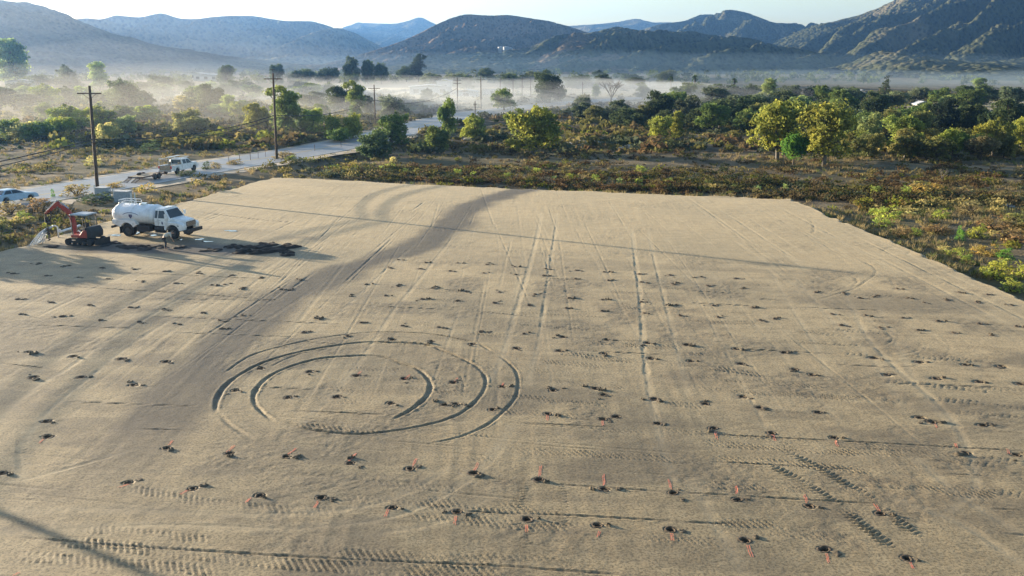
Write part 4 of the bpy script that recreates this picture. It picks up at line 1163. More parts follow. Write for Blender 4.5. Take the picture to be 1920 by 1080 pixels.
# belts of thicket trees, counted from the left
rb = random.Random(90)
def belt(n, x0, x1, y0, y1, hm, wm, cols, label, group):
    xs_ = sorted(rb.uniform(x0, x1) for _ in range(n))
    for i, px in enumerate(xs_):
        yb = rb.uniform(y0, y1); y = G(px, yb)[1]
        hpx = rb.uniform(*hm) * FPX / y; wpx = rb.uniform(*wm) * FPX / y * 0.5
        tree('round' if rb.random() < 0.7 else 'billow', rb.choice(cols), px, yb, yb - hpx, wpx, label % ordinal(i + 1), 'thicket_tree', group)
belt(26, 1290, 1930, 222, 262, (3.5, 5.5), (5, 8), ['dark', 'grey', 'olive', 'green', 'dark', 'olive'], 'low thicket tree in the belt behind the golden cottonwoods, %s from the left', 'thicket behind the golden cottonwoods')
belt(26, 1250, 1930, 186, 214, (4, 7), (7, 11), ['dark', 'grey', 'dark', 'green', 'grey'], 'hazy thicket tree on the far right bank, %s from the left', 'thicket on the far right bank')
belt(12, 1590, 1930, 268, 290, (2.2, 3.8), (4, 7), ['olive', 'dark', 'yellowgreen', 'brown', 'olive'], 'low thicket shrub-tree right of the golden cottonwoods, %s from the left', 'front thicket at the right')
belt(34, 0, 640, 205, 268, (2.2, 4.5), (4, 8), ['yellowgreen', 'pale', 'green', 'olive', 'yellowgreen', 'straw'], 'low willow thicket across the road, %s from the left', 'willow thicket across the road')
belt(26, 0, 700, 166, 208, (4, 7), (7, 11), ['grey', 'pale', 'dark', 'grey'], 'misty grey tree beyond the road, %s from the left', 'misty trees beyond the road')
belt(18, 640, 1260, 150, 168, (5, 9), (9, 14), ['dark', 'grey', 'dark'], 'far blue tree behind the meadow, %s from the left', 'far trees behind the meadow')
belt(10, 1050, 1290, 196, 240, (2.5, 4.5), (5, 8), ['grey', 'olive', 'dark'], 'grey thicket right of the big cottonwood, %s from the left', 'thicket right of the big cottonwood')

# bare tree
def branch(mb, p, d, l, r, lev, rd):
    q = p + d * l * 0.5 + Vector((rd.uniform(-.08, .08), rd.uniform(-.08, .08), 0)) * l
    e = p + d * l
    mb.tube([p, q, e], [r, r * 0.8, r * 0.55], 5 if lev < 2 else 4, cap=False)
    if lev >= 5: return
    for k in range(3 if lev < 4 else 2):
        nd = (d + Vector((rd.uniform(-1, 1), rd.uniform(-1, 1), rd.uniform(-.2, .6))) * 0.75).normalized()
        branch(mb, e.lerp(q, rd.random() * 0.5), nd, l * rd.uniform(0.62, 0.82), r * 0.55, lev + 1, rd)
def bare_tree(px, yb, yt, label, seed):
    x, y = G(px, yb)
    h = CAM_H * (yb - yt) / (yb - HORIZON)
    t = thing('bare_tree', label, 'tree', (x, y, gz(x, y) if y < 250 else -0.5), 0.0, 'trees of the valley')
    mb = MB(); mb.tube([(0, 0, -0.2), (0.02 * h, 0, 0.25 * h)], [0.045 * h, 0.03 * h], 7)
    mb.build('trunk', M['pale_bark'], t, smooth=True)
    mc = MB(); rd = random.Random(seed)
    for k in range(4):
        a = k * 1.7
        branch(mc, Vector((0.02 * h, 0, 0.22 * h + 0.01 * k * h)), Vector((math.cos(a) * 0.6, math.sin(a) * 0.6, 1)).normalized(), 0.26 * h, 0.022 * h, 1, rd)
    mc.build('branches', M['pale_bark'], t, smooth=True)
bare_tree(1145, 194, 138, 'leafless grey tree standing above the mist right of centre', 4)
bare_tree(1767, 325, 297, 'small dead white snag in the scrub at the right', 6)

# palms
def palm(px, yb, yt, label):
    x, y = G(px, yb)
    h = CAM_H * (yb - yt) / (yb - HORIZON)
    t = thing('palm_tree', label, 'palm', (x, y, -0.6), 0.0, 'palms in the mist')
    mb = MB(); mb.tube([(0, 0, 0), (0.1, 0, h * 0.5), (0, 0, h - 1.2)], [0.42, 0.32, 0.28], 7)
    mb.build('trunk', M['bark'], t, smooth=True)
    rg = np.random.default_rng(int(px))
    V = []; F_ = []
    for k in range(46):
        a = rg.uniform(0, 6.28); el = rg.uniform(-0.9, 1.2)
        L_ = rg.uniform(1.6, 2.3)
        d = Vector((math.cos(a) * math.cos(el), math.sin(a) * math.cos(el), math.sin(el)))
        s = Vector((-math.sin(a), math.cos(a), 0)) * 0.28
        p0 = Vector((0, 0, h - 1.4)); p1 = p0 + d * L_ * 0.6; p2 = p0 + d * L_ + Vector((0, 0, -0.35 * L_))
        b0 = len(V)
        V += [p0 - s * 0.2, p0 + s * 0.2, p1 + s, p1 - s, p2]
        F_ += [(b0, b0 + 1, b0 + 2, b0 + 3), (b0 + 3, b0 + 2, b0 + 4)]
    mb = MB(); mb.add(V, F_)
    me = mb.mesh('fronds', M['leaf'])
    color_attr(me, 'leaf', np.tile(np.array([[1.0, 0.3, 0]]), (len(V), 1)))
    o = mesh_obj('fronds', me, None, t); o.color = (0.07, 0.10, 0.03, 1)
palm(1257, 172, 138, 'slim fan palm above the mist, leftmost of three')
palm(1302, 170, 137, 'slim fan palm above the mist, middle of three')
palm(1376, 168, 142, 'slim fan palm behind the dark grove, rightmost of three')

# ------------------------------------------------------------------ shrubs
def shrub_mesh(seed, n=1100, leaf=0.034, spiky=False):
    rg = np.random.default_rng(seed)
    lb = [(0, 0, 0.32, 0.36, 0.36, 0.34)]
    for k in range(7):
        a = k * 2.4; r = rg.uniform(0.15, 0.34)
        q = rg.uniform(0.13, 0.2)
        lb.append((math.cos(a) * r, math.sin(a) * r, rg.uniform(0.2, 0.75), q, q, q))
    for k in range(6):
        a = k * 1.05; lb.append((math.cos(a) * 0.3, math.sin(a) * 0.3, 0.12, 0.17, 0.17, 0.15))
    return crown_mesh('foliage', lb, n, leaf, seed)
SHR = [shrub_mesh(700 + k) for k in range(6)]
stem_mb = MB()
for k in range(7):
    a = k * 0.9; stem_mb.tube([(0, 0, -0.1), (math.cos(a) * 0.1, math.sin(a) * 0.1, 0.25), (math.cos(a) * 0.25, math.sin(a) * 0.25, 0.55)], [0.02, 0.014, 0.006], 4)
STEM = stem_mb.mesh('stems', M['bark'], True)
rs = random.Random(31)
def shrub(col, px, yb, w_px, h_px, label, group):
    x, y = G(px, yb, -0.5)
    w = w_px * y / FPX; h = CAM_H * h_px / (yb - HORIZON)
    t = thing('shrub', label, 'bush', (x, y, gz(x, y) - 0.03), rs.uniform(0, 6.28), group)
    o = mesh_obj('foliage', rs.choice(SHR), None, t)
    c = LEAFCOL[col]; j = rs.uniform(1.5, 1.9); o.color = (c[0] * j, c[1] * j, c[2] * j, 1)
    mesh_obj('stems', STEM, None, t)
    t.scale = (w, w, h)
EDGE = sorted([('orange', 660, 311, 22, 13), ('yellowgreen', 725, 315, 34, 14), ('straw', 737, 300, 18, 12), ('green', 763, 320, 26, 12), ('green', 783, 322, 22, 12), ('yellowgreen', 858, 327, 20, 15),
  ('yellowgreen', 887, 326, 14, 10), ('yellowgreen', 952, 332, 17, 12), ('straw', 968, 318, 18, 11), ('yellowgreen', 1007, 325, 20, 15), ('pale', 1040, 334, 14, 8), ('yellowgreen', 1070, 334, 19, 12),
  ('yellowgreen', 1117, 338, 22, 14), ('pale', 1163, 341, 20, 12), ('yellowgreen', 1197, 343, 22, 14), ('yellowgreen', 1253, 342, 24, 15), ('yellowgreen', 1202, 318, 26, 15), ('straw', 1300, 343, 14, 8),
  ('pale', 1328, 347, 22, 12), ('pale', 1375, 351, 20, 9), ('pale', 1420, 354, 22, 10), ('pale', 1473, 352, 14, 16), ('straw', 580, 305, 20, 10), ('yellowgreen', 545, 303, 26, 10), ('green', 620, 311, 26, 9)], key=lambda s: s[1])
CN = {'orange': 'orange-brown', 'yellowgreen': 'yellow-green', 'straw': 'straw-coloured', 'green': 'green', 'pale': 'pale green', 'rust': 'rust-brown', 'brown': 'brown', 'dark': 'dark', 'vivid': 'leafy green', 'yellow': 'yellow', 'olive': 'olive'}
for i, (c, x, yb, w, h) in enumerate(EDGE):
    shrub(c, x, yb, w, h * 1.25, '%s bush along the far edge of the dirt field, %s from the left' % (CN[c], ordinal(i + 1)), 'bushes along the far field edge')
RIGHT = [('yellowgreen', 1642, 366, 22, 16), ('yellowgreen', 1697, 368, 22, 18), ('orange', 1743, 366, 70, 26), ('yellowgreen', 1755, 378, 34, 13), ('yellowgreen', 1640, 396, 24, 14), ('yellowgreen', 1665, 406, 42, 24),
  ('yellowgreen', 1655, 418, 32, 16), ('straw', 1700, 396, 50, 12), ('yellowgreen', 1765, 404, 26, 16), ('rust', 1690, 437, 44, 16), ('yellowgreen', 1718, 437, 20, 14), ('rust', 1755, 432, 60, 16), ('yellow', 1832, 440, 36, 24),
  ('straw', 1770, 466, 22, 12), ('yellow', 1789, 476, 28, 18), ('yellowgreen', 1813, 488, 26, 16), ('yellow', 1868, 514, 56, 36), ('yellow', 1898, 538, 36, 24), ('yellow', 1916, 510, 30, 24), ('rust', 1865, 420, 60, 22),
  ('rust', 1900, 444, 70, 24), ('orange', 1850, 470, 50, 18), ('brown', 1820, 398, 40, 20), ('rust', 1800, 368, 50, 18), ('brown', 1895, 372, 50, 18), ('olive', 1900, 410, 36, 18), ('vivid', 1884, 478, 30, 20), ('vivid', 1800, 446, 16, 26)]
RIGHT.sort(key=lambda s: -s[2])
for i, (c, x, yb, w, h) in enumerate(RIGHT):
    shrub(c, x, yb, w * 1.35, h * 1.45, '%s bush in the scrub right of the dirt field, %s nearest the camera' % (CN[c], ordinal(i + 1) if i else 'very'), 'bushes right of the dirt field')
LEFT = [('brown', 20, 408, 66, 30, 'big brown bush below the parked sedan'), ('rust', 78, 400, 62, 30, 'brown-orange bush left of the excavator boom'), ('yellowgreen', 46, 424, 34, 18, 'small round green bush left of the excavator'),
  ('brown', 145, 372, 56, 26, 'golden brown bush left of the nearest utility pole'), ('dark', 182, 384, 66, 18, 'dark low bush in front of the utility cabinets'), ('orange', 216, 356, 36, 12, 'low orange bush behind the utility cabinets'),
  ('orange', 274, 366, 38, 18, 'orange-green bush right of the utility cabinets'), ('olive', 352, 334, 40, 12, 'dark olive bush below the white pickup'), ('dark', 388, 322, 18, 16, 'small dark bush right of the white pickup'),
  ('brown', 404, 320, 24, 14, 'brown bush second right of the white pickup'), ('brown', 534, 300, 44, 16, 'brown bush at the foot of the second pole'), ('brown', 440, 312, 32, 12, 'brown roadside bush between pickup and second pole'),
  ('dark', 285, 286, 40, 22, 'dark bush across the road behind the white pickup'), ('straw', 178, 315, 34, 20, 'straw bush across the road behind the nearest pole'), ('vivid', 100, 374, 8, 16, 'thin upright weed on the road edge by the sedan'),
  ('olive', 5, 440, 36, 26, 'olive bush cut by the left edge beside the field')]
for c, x, yb, w, h, lab in LEFT:
    shrub(c, x, yb, w * 1.15, h * 1.2, lab, 'bushes beside the road')

tb_ = tree('round', 'olive', -210, 452, 452 - 95, 120, 'tall olive bush standing out of view beside the left edge of the field', 'tall_shrub', 'bushes beside the road')
# ---- uncounted scrub
rg = np.random.default_rng(77)
def scatter(n, ymin, ymax, dens, lim=-0.7):
    out = []
    while len(out) < n:
        y = ymin * (ymax / ymin) ** rg.random(4000)
        x = rg.uniform(-0.62, 0.62, 4000) * y + rg.uniform(-8, 8, 4000)
        sdf = poly_sdf(x, y, FIELD); rd = road_dist(x, y)
        ok = (sdf < lim) & (rd > ROAD_W + 1.2) & (rg.random(4000) < dens(x, y))
        out += list(zip(x[ok], y[ok]))
    return np.array(out[:n])
def d_scrub(x, y):
    s = poly_sdf(x, y, FIELD)
    gap = (1 - 0.55 * sstep(100, 85, y) * (x > 20)) * np.where(x > -26, 0.12 + 0.88 * sstep(-4.0, -7.0, s), 1.0)
    verge = 1 - 0.75 * sstep(-20, -30, x) * sstep(135, 115, y) * sstep(14.0, 9.0, road_dist(x, y))
    return verge * gap * (0.10 + 0.25 * sstep(125, 165, y) + 0.9 * sstep(0.43, 0.56, fbm(x / 9, y / 19, 51, 3)))
def d_far(x, y):
    return 0.45 + 0.55 * sstep(0.4, 0.55, fbm(x / 25, y / 40, 57, 3))
def d_wall(x, y):
    s = poly_sdf(x, y, FIELD)
    return sstep(-5.0, -7.5, s) * sstep(-26.0, -14.0, s) * (x > -24) * (y > 88) * (0.15 + 0.85 * sstep(0.40, 0.52, fbm(x / 13, y / 4, 53, 3)))
def scrub_colors(x, y, k):
    """tone by patch: maroon and brown scrub near the field, olive farther off"""
    c = np.zeros((len(x), 3))
    t = fbm(x / 12, y / 10, 55, 3) + rg.normal(0, 0.035, len(x))
    red = sstep(-22, -2, x) * sstep(185, 140, y)
    pal = np.array([LEAFCOL['brown'], LEAFCOL['straw'], LEAFCOL['olive'], LEAFCOL['rust'], LEAFCOL['yellowgreen'], LEAFCOL['grey'], LEAFCOL['dark']])
    for i in range(len(x)):
        if x[i] > 24 and y[i] < 96 and rg.random() < 0.75:
            c[i] = np.array([LEAFCOL['straw'], LEAFCOL['orange'], LEAFCOL['yellowgreen'], LEAFCOL['orange'], LEAFCOL['yellow']][int(np.clip((t[i] - 0.33) * 18, 0, 4))]) * rg.uniform(0.85, 1.3)
            continue
        if rg.random() < red[i] * 0.42: j = 3 if t[i] > 0.53 else 0
        elif t[i] < 0.42: j = rg.choice([2, 5, 6, 2])
        elif t[i] < 0.55: j = rg.choice([0, 2, 2, 5, 1])
        else: j = rg.choice([0, 1, 0, 4, 2])
        c[i] = pal[j] * rg.uniform(0.6, 1.0) * (0.85 if 92 < y[i] < 150 and x[i] > -20 else 1.15)
    return c
def scrub_mass(name, label, pts, size, nleaf, leaf, flat=0.7):
    n = len(pts)
    z = ground_h(pts[:, 0], pts[:, 1])
    far_ = sstep(260, 900, np.hypot(pts[:, 0], pts[:, 1])); z = z * (1 - far_) - far_
    sz = size[0] + (size[1] - size[0]) * rg.random(n) ** 2.2
    col = scrub_colors(pts[:, 0], pts[:, 1], 0)
    d = rg.normal(0, 1, (n, nleaf, 3)); d /= np.linalg.norm(d, axis=2)[:, :, None]
    d[:, :, 2] = np.abs(d[:, :, 2])
    # a few lobes per shrub
    lob = rg.normal(0, 0.33, (n, 4, 3)); lob[:, :, 2] = np.abs(lob[:, :, 2]) * 0.7
    w = rg.integers(0, 4, (n, nleaf))
    p = lob[np.arange(n)[:, None], w] + d * rg.uniform(0.25, 0.62, (n, nleaf, 1))
    p *= np.array([1, 1, flat])
    Pw = p * sz[:, None, None] * 0.62
    Pw[:, :, 0] += pts[:, 0, None]; Pw[:, :, 1] += pts[:, 1, None]; Pw[:, :, 2] += z[:, None] + 0.02
    V = leaf_quads(Pw.reshape(-1, 3), d.reshape(-1, 3), np.repeat(leaf * (0.5 + 0.5 * sz), nleaf), rg)
    C = np.repeat(col, nleaf, axis=0) * rg.uniform(0.75, 1.2, (n * nleaf, 1))
    me = mesh_np(name, V, np.arange(len(V)).reshape(-1, 4))
    color_attr(me, 'leaf', np.repeat(C, 4, axis=0))
    tag(mesh_obj(name, me, M['scrub']), label, None, None, 'stuff')
scrub_mass('scrub', 'brown and olive scrub covering the ground round the field', scatter(4800, 60, 215, d_scrub), (0.35, 2.4), 60, 0.10)
scrub_mass('scrub', 'wall of taller brown brush beyond the far edge of the field', scatter(900, 92, 150, d_wall), (0.9, 2.6), 84, 0.095)
scrub_mass('scrub', 'grey olive scrub carpeting the valley between the trees', scatter(3600, 150, 430, d_far), (1.2, 4.6), 44, 0.22)
# tufts of dry grass
def grass(name, label, n, nb):
    pts = scatter(n, 62, 200, lambda x, y: 0.1 + 0.9 * sstep(0.42, 0.62, fbm(x / 8 + 5, y / 12, 61, 3)), 0.35)
    z = ground_h(pts[:, 0], pts[:, 1])
    z = np.where(poly_sdf(pts[:, 0], pts[:, 1], FIELD) > -0.6, np.maximum(z, -0.25), z)
    a = rg.uniform(0, 6.28, (n, nb)); r_ = rg.uniform(0, 0.25, (n, nb)); h = rg.uniform(0.2, 0.55, (n, nb))
    bx = pts[:, 0, None] + np.cos(a) * r_; by = pts[:, 1, None] + np.sin(a) * r_; bz = np.repeat(z[:, None], nb, 1) - 0.03
    w = 0.03
    A = np.stack([bx - np.sin(a) * w, by + np.cos(a) * w, bz], -1); B = np.stack([bx + np.sin(a) * w, by - np.cos(a) * w, bz], -1)
    Cc = np.stack([bx + np.cos(a) * h * 0.5, by + np.sin(a) * h * 0.5, bz + h], -1)
    V = np.stack([A, B, Cc], 2).reshape(-1, 3)
    col = np.where(rg.random((n, 1)) < 0.75, np.array([[0.33, 0.26, 0.13]]), np.array([[0.17, 0.19, 0.06]]))
    C = np.repeat(np.repeat(col, nb, 0) * rg.uniform(0.7, 1.2, (n * nb, 1)), 3, axis=0)
    me = mesh_np(name, V, None, np.arange(len(V)).reshape(-1, 3))
    color_attr(me, 'leaf', C)
    tag(mesh_obj(name, me, M['scrub']), label, None, None, 'stuff')
grass('dry_grass', 'dry straw grass between the bushes', 5200, 22)

# ---- far wood along the foot of the hills
def far_wood():
    n = 800
    y = rg.uniform(560, 1150, n); x = rg.uniform(-0.62, 0.62, n) * y
    hgt = rg.uniform(4, 8.5, n); nl = 60
    d = rg.normal(0, 1, (n, nl, 3)); d /= np.linalg.norm(d, axis=2)[:, :, None]
    lob = rg.normal(0, 0.32, (n, 4, 3)); w = rg.integers(0, 4, (n, nl))
    p = lob[np.arange(n)[:, None], w] + d * rg.uniform(0.3, 0.6, (n, nl, 1))
    Pw = p * (hgt * 0.5)[:, None, None] * np.array([1.15, 1.15, 0.8])
    Pw[:, :, 0] += x[:, None]; Pw[:, :, 1] += y[:, None]; Pw[:, :, 2] += (hgt * 0.36)[:, None] - 1.4
    V = leaf_quads(Pw.reshape(-1, 3), d.reshape(-1, 3), np.repeat(hgt * 0.13, nl), rg)
    col = np.array([LEAFCOL['dark'], LEAFCOL['grey'], LEAFCOL['green']])[rg.integers(0, 3, n)]
    C = np.repeat(col, nl, axis=0) * rg.uniform(0.7, 1.2, (n * nl, 1))
    me = mesh_np('far_woodland', V, np.arange(len(V)).reshape(-1, 4))
    color_attr(me, 'leaf', np.repeat(C, 4, axis=0))
    tag(mesh_obj('far_woodland', me, M['scrub']), 'far wood at the foot of the hills', None, None, 'stuff')
far_wood()

# ---- boulder heaps
def rock_mesh(seed):
    rg_ = np.random.default_rng(seed)
    mb = MB()
    for k in range(9):
        c = rg_.normal(0, 0.28, 3); c[2] = abs(c[2]) * 0.6; r_ = rg_.uniform(0.12, 0.3)
        rings = []
        for i in range(5):
            th = math.pi * (i + 0.5) / 5
            rings.append([tuple(c + r_ * np.array([math.sin(th) * math.cos(a), math.sin(th) * math.sin(a), math.cos(th) * 0.75]) * rg_.uniform(0.8, 1.15)) for a in np.linspace(0, 2 * math.pi, 8)[:-1]])
        mb.loft(rings)
    return mb.mesh('rocks', M['rock'])
for k, (px, yb, w, h, lab) in enumerate(((1095, 262, 50, 16, 'grey rock heap right of the big cottonwood'), (1185, 272, 40, 16, 'pale rock heap, second right of the big cottonwood'), (910, 258, 60, 14, 'low rock heap left of the big cottonwood'),
                                         (1843, 488, 14, 8, 'pale broken boulder in the scrub at the right'), (1793, 466, 14, 8, 'flat pale boulder behind the yellow bush'), (1890, 380, 30, 12, 'rock heap in the scrub near the right edge'))):
    x, y = G(px, yb, -0.4)
    o = mesh_obj('rock_heap', rock_mesh(900 + k), None)
    o.location = (x, y, gz(x, y) - 0.05); w_ = w * y / FPX; o.scale = (w_, w_, CAM_H * h / (yb - HORIZON) * 1.3)
    o.rotation_euler = (0, 0, k)
    tag(o, lab, 'rocks', 'rock heaps')
# ------------------------------------------------------------------ poles and cables
def utility_pole(x, y, h, label, arm=2.6, arms=1, lean=(0, 0), top_pin=False, rotz=0.0, group='utility poles'):
    z = gz(x, y) if y < 260 else -0.5
    t = thing('utility_pole', label, 'utility pole', (x, y, z), rotz, group)
    h = h - z
    r0 = 0.20 if h > 9.5 else 0.17
    lx, ly = lean
    mb = MB(); mb.tube([(0, 0, -0.5), (lx * 0.5, ly * 0.5, h * 0.5), (lx, ly, h)], [r0, r0 * 0.85, r0 * 0.66], 10)
    mb.build('pole', M['pole_wood'], t, smooth=True)
    for k in range(arms):
        za = h - 0.8 - 0.9 * k; f = za / h
        a = MB().box((lx * f, ly * f - 0.17, za), (arm, 0.1, 0.13)).build('crossarm', M['pole_wood'], t, bevel=0.01)
        b_ = MB()
        for s in (-1, 1):
            b_.tube([(lx * f + s * arm * 0.28, ly * f - 0.17, za - 0.05), (lx * f, ly * f - 0.17, za - 0.62)], 0.022, 5)
        b_.build('brace', M['rust'], t)
        for q in (-0.46, -0.2, 0.2, 0.46):
            c = (lx * f + q * arm, ly * f - 0.17, za + 0.065)
            MB().tube([c, (c[0], c[1], c[2] + 0.06), (c[0], c[1], c[2] + 0.07), (c[0], c[1], c[2] + 0.17)], [0.02, 0.02, 0.045, 0.03], 6).build('insulator', M['chrome'], a)
    if top_pin:
        MB().tube([(lx, ly, h), (lx, ly, h + 0.55)], 0.03, 6).build('top_pin', M['pole_wood'], t)
        MB().box((lx, ly - 0.05, h + 0.5), (0.8, 0.07, 0.08)).build('top_arm', M['pole_wood'], t)
    return t, (x + lx * 0.5, y + ly * 0.5)
p1 = G(183, 360, -0.2); p2 = G(519, 298, -0.2); p3 = G(704, 236, -0.4); p0 = (-51.5, 47.7)
utility_pole(p1[0], p1[1], 11.2, 'nearest tall wooden utility pole with one crossarm, beside the utility cabinets', lean=(0.35, 0))
utility_pole(p2[0], p2[1], 12.0, 'second tall wooden utility pole, in front of the dark pepper tree', top_pin=True, lean=(0.2, 0))
utility_pole(p3[0], p3[1], 8.5, 'third wooden utility pole, rising from behind the bushy trees', arm=2.6)
utility_pole(p0[0], p0[1], 11.0, 'wooden utility pole out of view at the left whose shadow crosses the corner')
for px, yb, yt, a, n, lab in ((858, 200, 145, 2.4, 2, 'far utility pole with two crossarms above the slender tree'), (902, 202, 143, 2.6, 1, 'far utility pole with one wide crossarm in the mist'),
                           (938, 182, 145, 1.6, 1, 'small far utility pole above the light green misty tree, leftmost'), (962, 182, 147, 2.0, 1, 'small far utility pole carrying a pale transformer'),
                           (979, 182, 142, 1.0, 1, 'slim pale far utility pole left of the large dark tree'), (995, 180, 146, 1.4, 1, 'far utility pole touching the large dark tree'),
                           (1092, 184, 153, 1.0, 1, 'short far utility pole right of the large dark tree'), (891, 215, 189, 0.9, 1, 'bare short pole beside the misty road')):
    x, y = G(px, yb)
    utility_pole(x, y, CAM_H * (yb - yt) / (yb - HORIZON), lab, arm=a, arms=n, group='far utility poles in the mist')
def cable(a, za, b_, zb, sag, label, r_=0.055):
    pts = []
    for i in range(25):
        t = i / 24
        pts.append((a[0] + (b_[0] - a[0]) * t, a[1] + (b_[1] - a[1]) * t, za + (zb - za) * t - sag * 4 * t * (1 - t)))
    tag(MB().tube(pts, r_, 5).build('overhead_cable', M['cable'], smooth=True), label, 'cable', 'overhead cables')
c1 = (p1[0] + 0.35 * 0.5, p1[1]); c2 = (p2[0] + 0.1, p2[1]); c3 = (p3[0], p3[1])
cable(c1, 5.55, c2, 6.1, 1.0, 'upper black cable sagging from the nearest pole to the second pole')
cable(c1, 5.25, c2, 5.7, 1.15, 'lower black cable sagging from the nearest pole to the second pole', 0.045)
cable(c1, 5.55, p0, 5.6, 0.9, 'upper black cable running from the nearest pole out of the left edge')
cable(c1, 5.25, p0, 5.2, 1.0, 'lower black cable running from the nearest pole out of the left edge', 0.045)
cable(c2, 6.1, c3, 5.2, 1.2, 'black cable sagging from the second pole to the third pole')
x4, y4 = G(858, 200)
cable(c3, 5.2, (x4, y4), 5.5, 2.2, 'black cable running from the third pole over the misty road', 0.06)

# ------------------------------------------------------------------ wheels
def wheel(parent, x, y, z, r, w, side, rimr=0.55, n=24):
    """side -1: outer face towards -y"""
    tyre = MB()
    prof = [(rimr * r, -w / 2), (r * 0.9, -w / 2), (r, -w * 0.36), (r, w * 0.36), (r * 0.9, w / 2), (rimr * r, w / 2)]
    rings = []
    for k in range(n):
        a = 2 * math.pi * k / n
        rings.append([(x + p[0] * math.cos(a), y + p[1], z + p[0] * math.sin(a)) for p in prof])
    m = len(prof); vs = [p for r_ in rings for p in r_]; fs = []
    for k in range(n):
        k2 = (k + 1) % n
        for j in range(m):
            j2 = (j + 1) % m
            fs.append((k * m + j, k * m + j2, k2 * m + j2, k2 * m + j))
    tyre.add(vs, fs)
    e = bpy.data.objects.new('wheel', None); e.empty_display_size = 0.2; link(e, parent)
    tyre.build('tyre', M['rubber'], e, smooth=True)
    yo = y + side * w * 0.36
    rm = MB(); rm.cyl((x, y - w * 0.3, z), (x, y + w * 0.3, z), rimr * r * 1.01, n=n)
    rm.tube([(x, yo, z), (x, yo + side * w * 0.14, z), (x, yo + side * w * 0.16, z)], [rimr * r * 0.5, rimr * r * 0.36, rimr * r * 0.25], 12)
    rm.build('rim', M['rim'], e)
    return e

def quad_panel(mb, pts, th=0.012, nrm=None):
    """thin panel from four corner points"""
    P_ = [Vector(p) for p in pts]
    n = nrm or (P_[1] - P_[0]).cross(P_[2] - P_[0]).normalized()
    vs = P_ + [p + Vector(n) * th for p in P_]
    k = len(P_)
    fs = [tuple(reversed(range(k))), tuple(range(k, 2 * k))] + [(i, (i + 1) % k, k + (i + 1) % k, k + i) for i in range(k)]
    mb.add(vs, fs)
    return mb

def arch(cx, cz, r, a0, a1, n=9):
    return [(cx + r * math.cos(t), cz + r * math.sin(t)) for t in np.linspace(a0, a1, n)]

# ------------------------------------------------------------------ water truck
ra = G(242, 443); fa = G(326, 448)
tv = np.array(fa) - np.array(ra)
tang = math.atan2(tv[1], tv[0])
WB = 4.2
nrm_l = np.array([-math.sin(tang), math.cos(tang)])
c = np.array(ra) + nrm_l * 1.0
T_ = thing('water_truck', 'white water tanker truck with long hood standing on the wet dirt', 'truck', (c[0], c[1], 0.0), tang)
for s in (-1, 1):
    wheel(T_, 0, s * 0.98, 0.5, 0.5, 0.28, s); wheel(T_, 0, s * 0.66, 0.5, 0.5, 0.26, s)
    wheel(T_, WB, s * 0.95, 0.5, 0.5, 0.28, s)
ch = MB()
for s in (-1, 1):
    ch.box((1.75, s * 0.42, 0.78), (6.6, 0.1, 0.24))
for x in (-1.2, 0.9, 2.2, 3.4): ch.box((x, 0, 0.78), (0.12, 0.8, 0.2))
ch.cyl((0, -0.95, 0.5), (0, 0.95, 0.5), 0.09, n=10); ch.cyl((WB, -0.9, 0.5), (WB, 0.9, 0.5), 0.08, n=10)
ch.build('chassis', M['black'], T_)
# tank: oval barrel with domed ends
rings = []
for x, k in ((-1.62, 0.30), (-1.60, 0.55), (-1.52, 0.80), (-1.36, 0.95), (-1.15, 1.0), (0.4, 1.0), (2.05, 1.0), (2.22, 0.96), (2.34, 0.82), (2.40, 0.5), (2.41, 0.25)):
    rings.append([(x, math.cos(a) * 1.10 * k, 1.72 + math.sin(a) * 0.80 * k) for a in np.linspace(0, 2 * math.pi, 33)[:-1]])
tk = MB().loft(rings).build('tank', M['tank_white'], T_, smooth=True)
for x in (-1.1, 0.45, 2.0):
    band = [(x, math.cos(a) * 1.112, 1.72 + math.sin(a) * 0.812) for a in np.linspace(0, 2 * math.pi, 33)]
    MB().tube(band, 0.022, 5, cap=False).build('tank_band', M['tank_white'], tk)
MB().cyl((0.9, 0, 2.5), (0.9, 0, 2.62), 0.32, 0.30, 18).build('manhole', M['chrome'], tk)
emb = MB()
ye = -1.125
emb.add([(0.25, ye, 1.82), (0.55, ye, 1.82), (0.55, ye, 1.66), (0.40, ye, 1.50), (0.25, ye, 1.66), (0.25, ye + 0.02, 1.82), (0.55, ye + 0.02, 1.82), (0.55, ye + 0.02, 1.66), (0.40, ye + 0.02, 1.50), (0.25, ye + 0.02, 1.66)],
        [(0, 1, 2, 3, 4), (9, 8, 7, 6, 5)] + [(i, (i + 1) % 5, 5 + (i + 1) % 5, 5 + i) for i in range(5)])
emb.tube([(0.40 + 0.78 * t, -1.112 - 0.008 + 0.05 * t * t, 1.98 - 0.22 * t * t) for t in np.linspace(-1, 1, 13)], 0.022, 5)
emb.build('emblem', M['emblem'], tk)
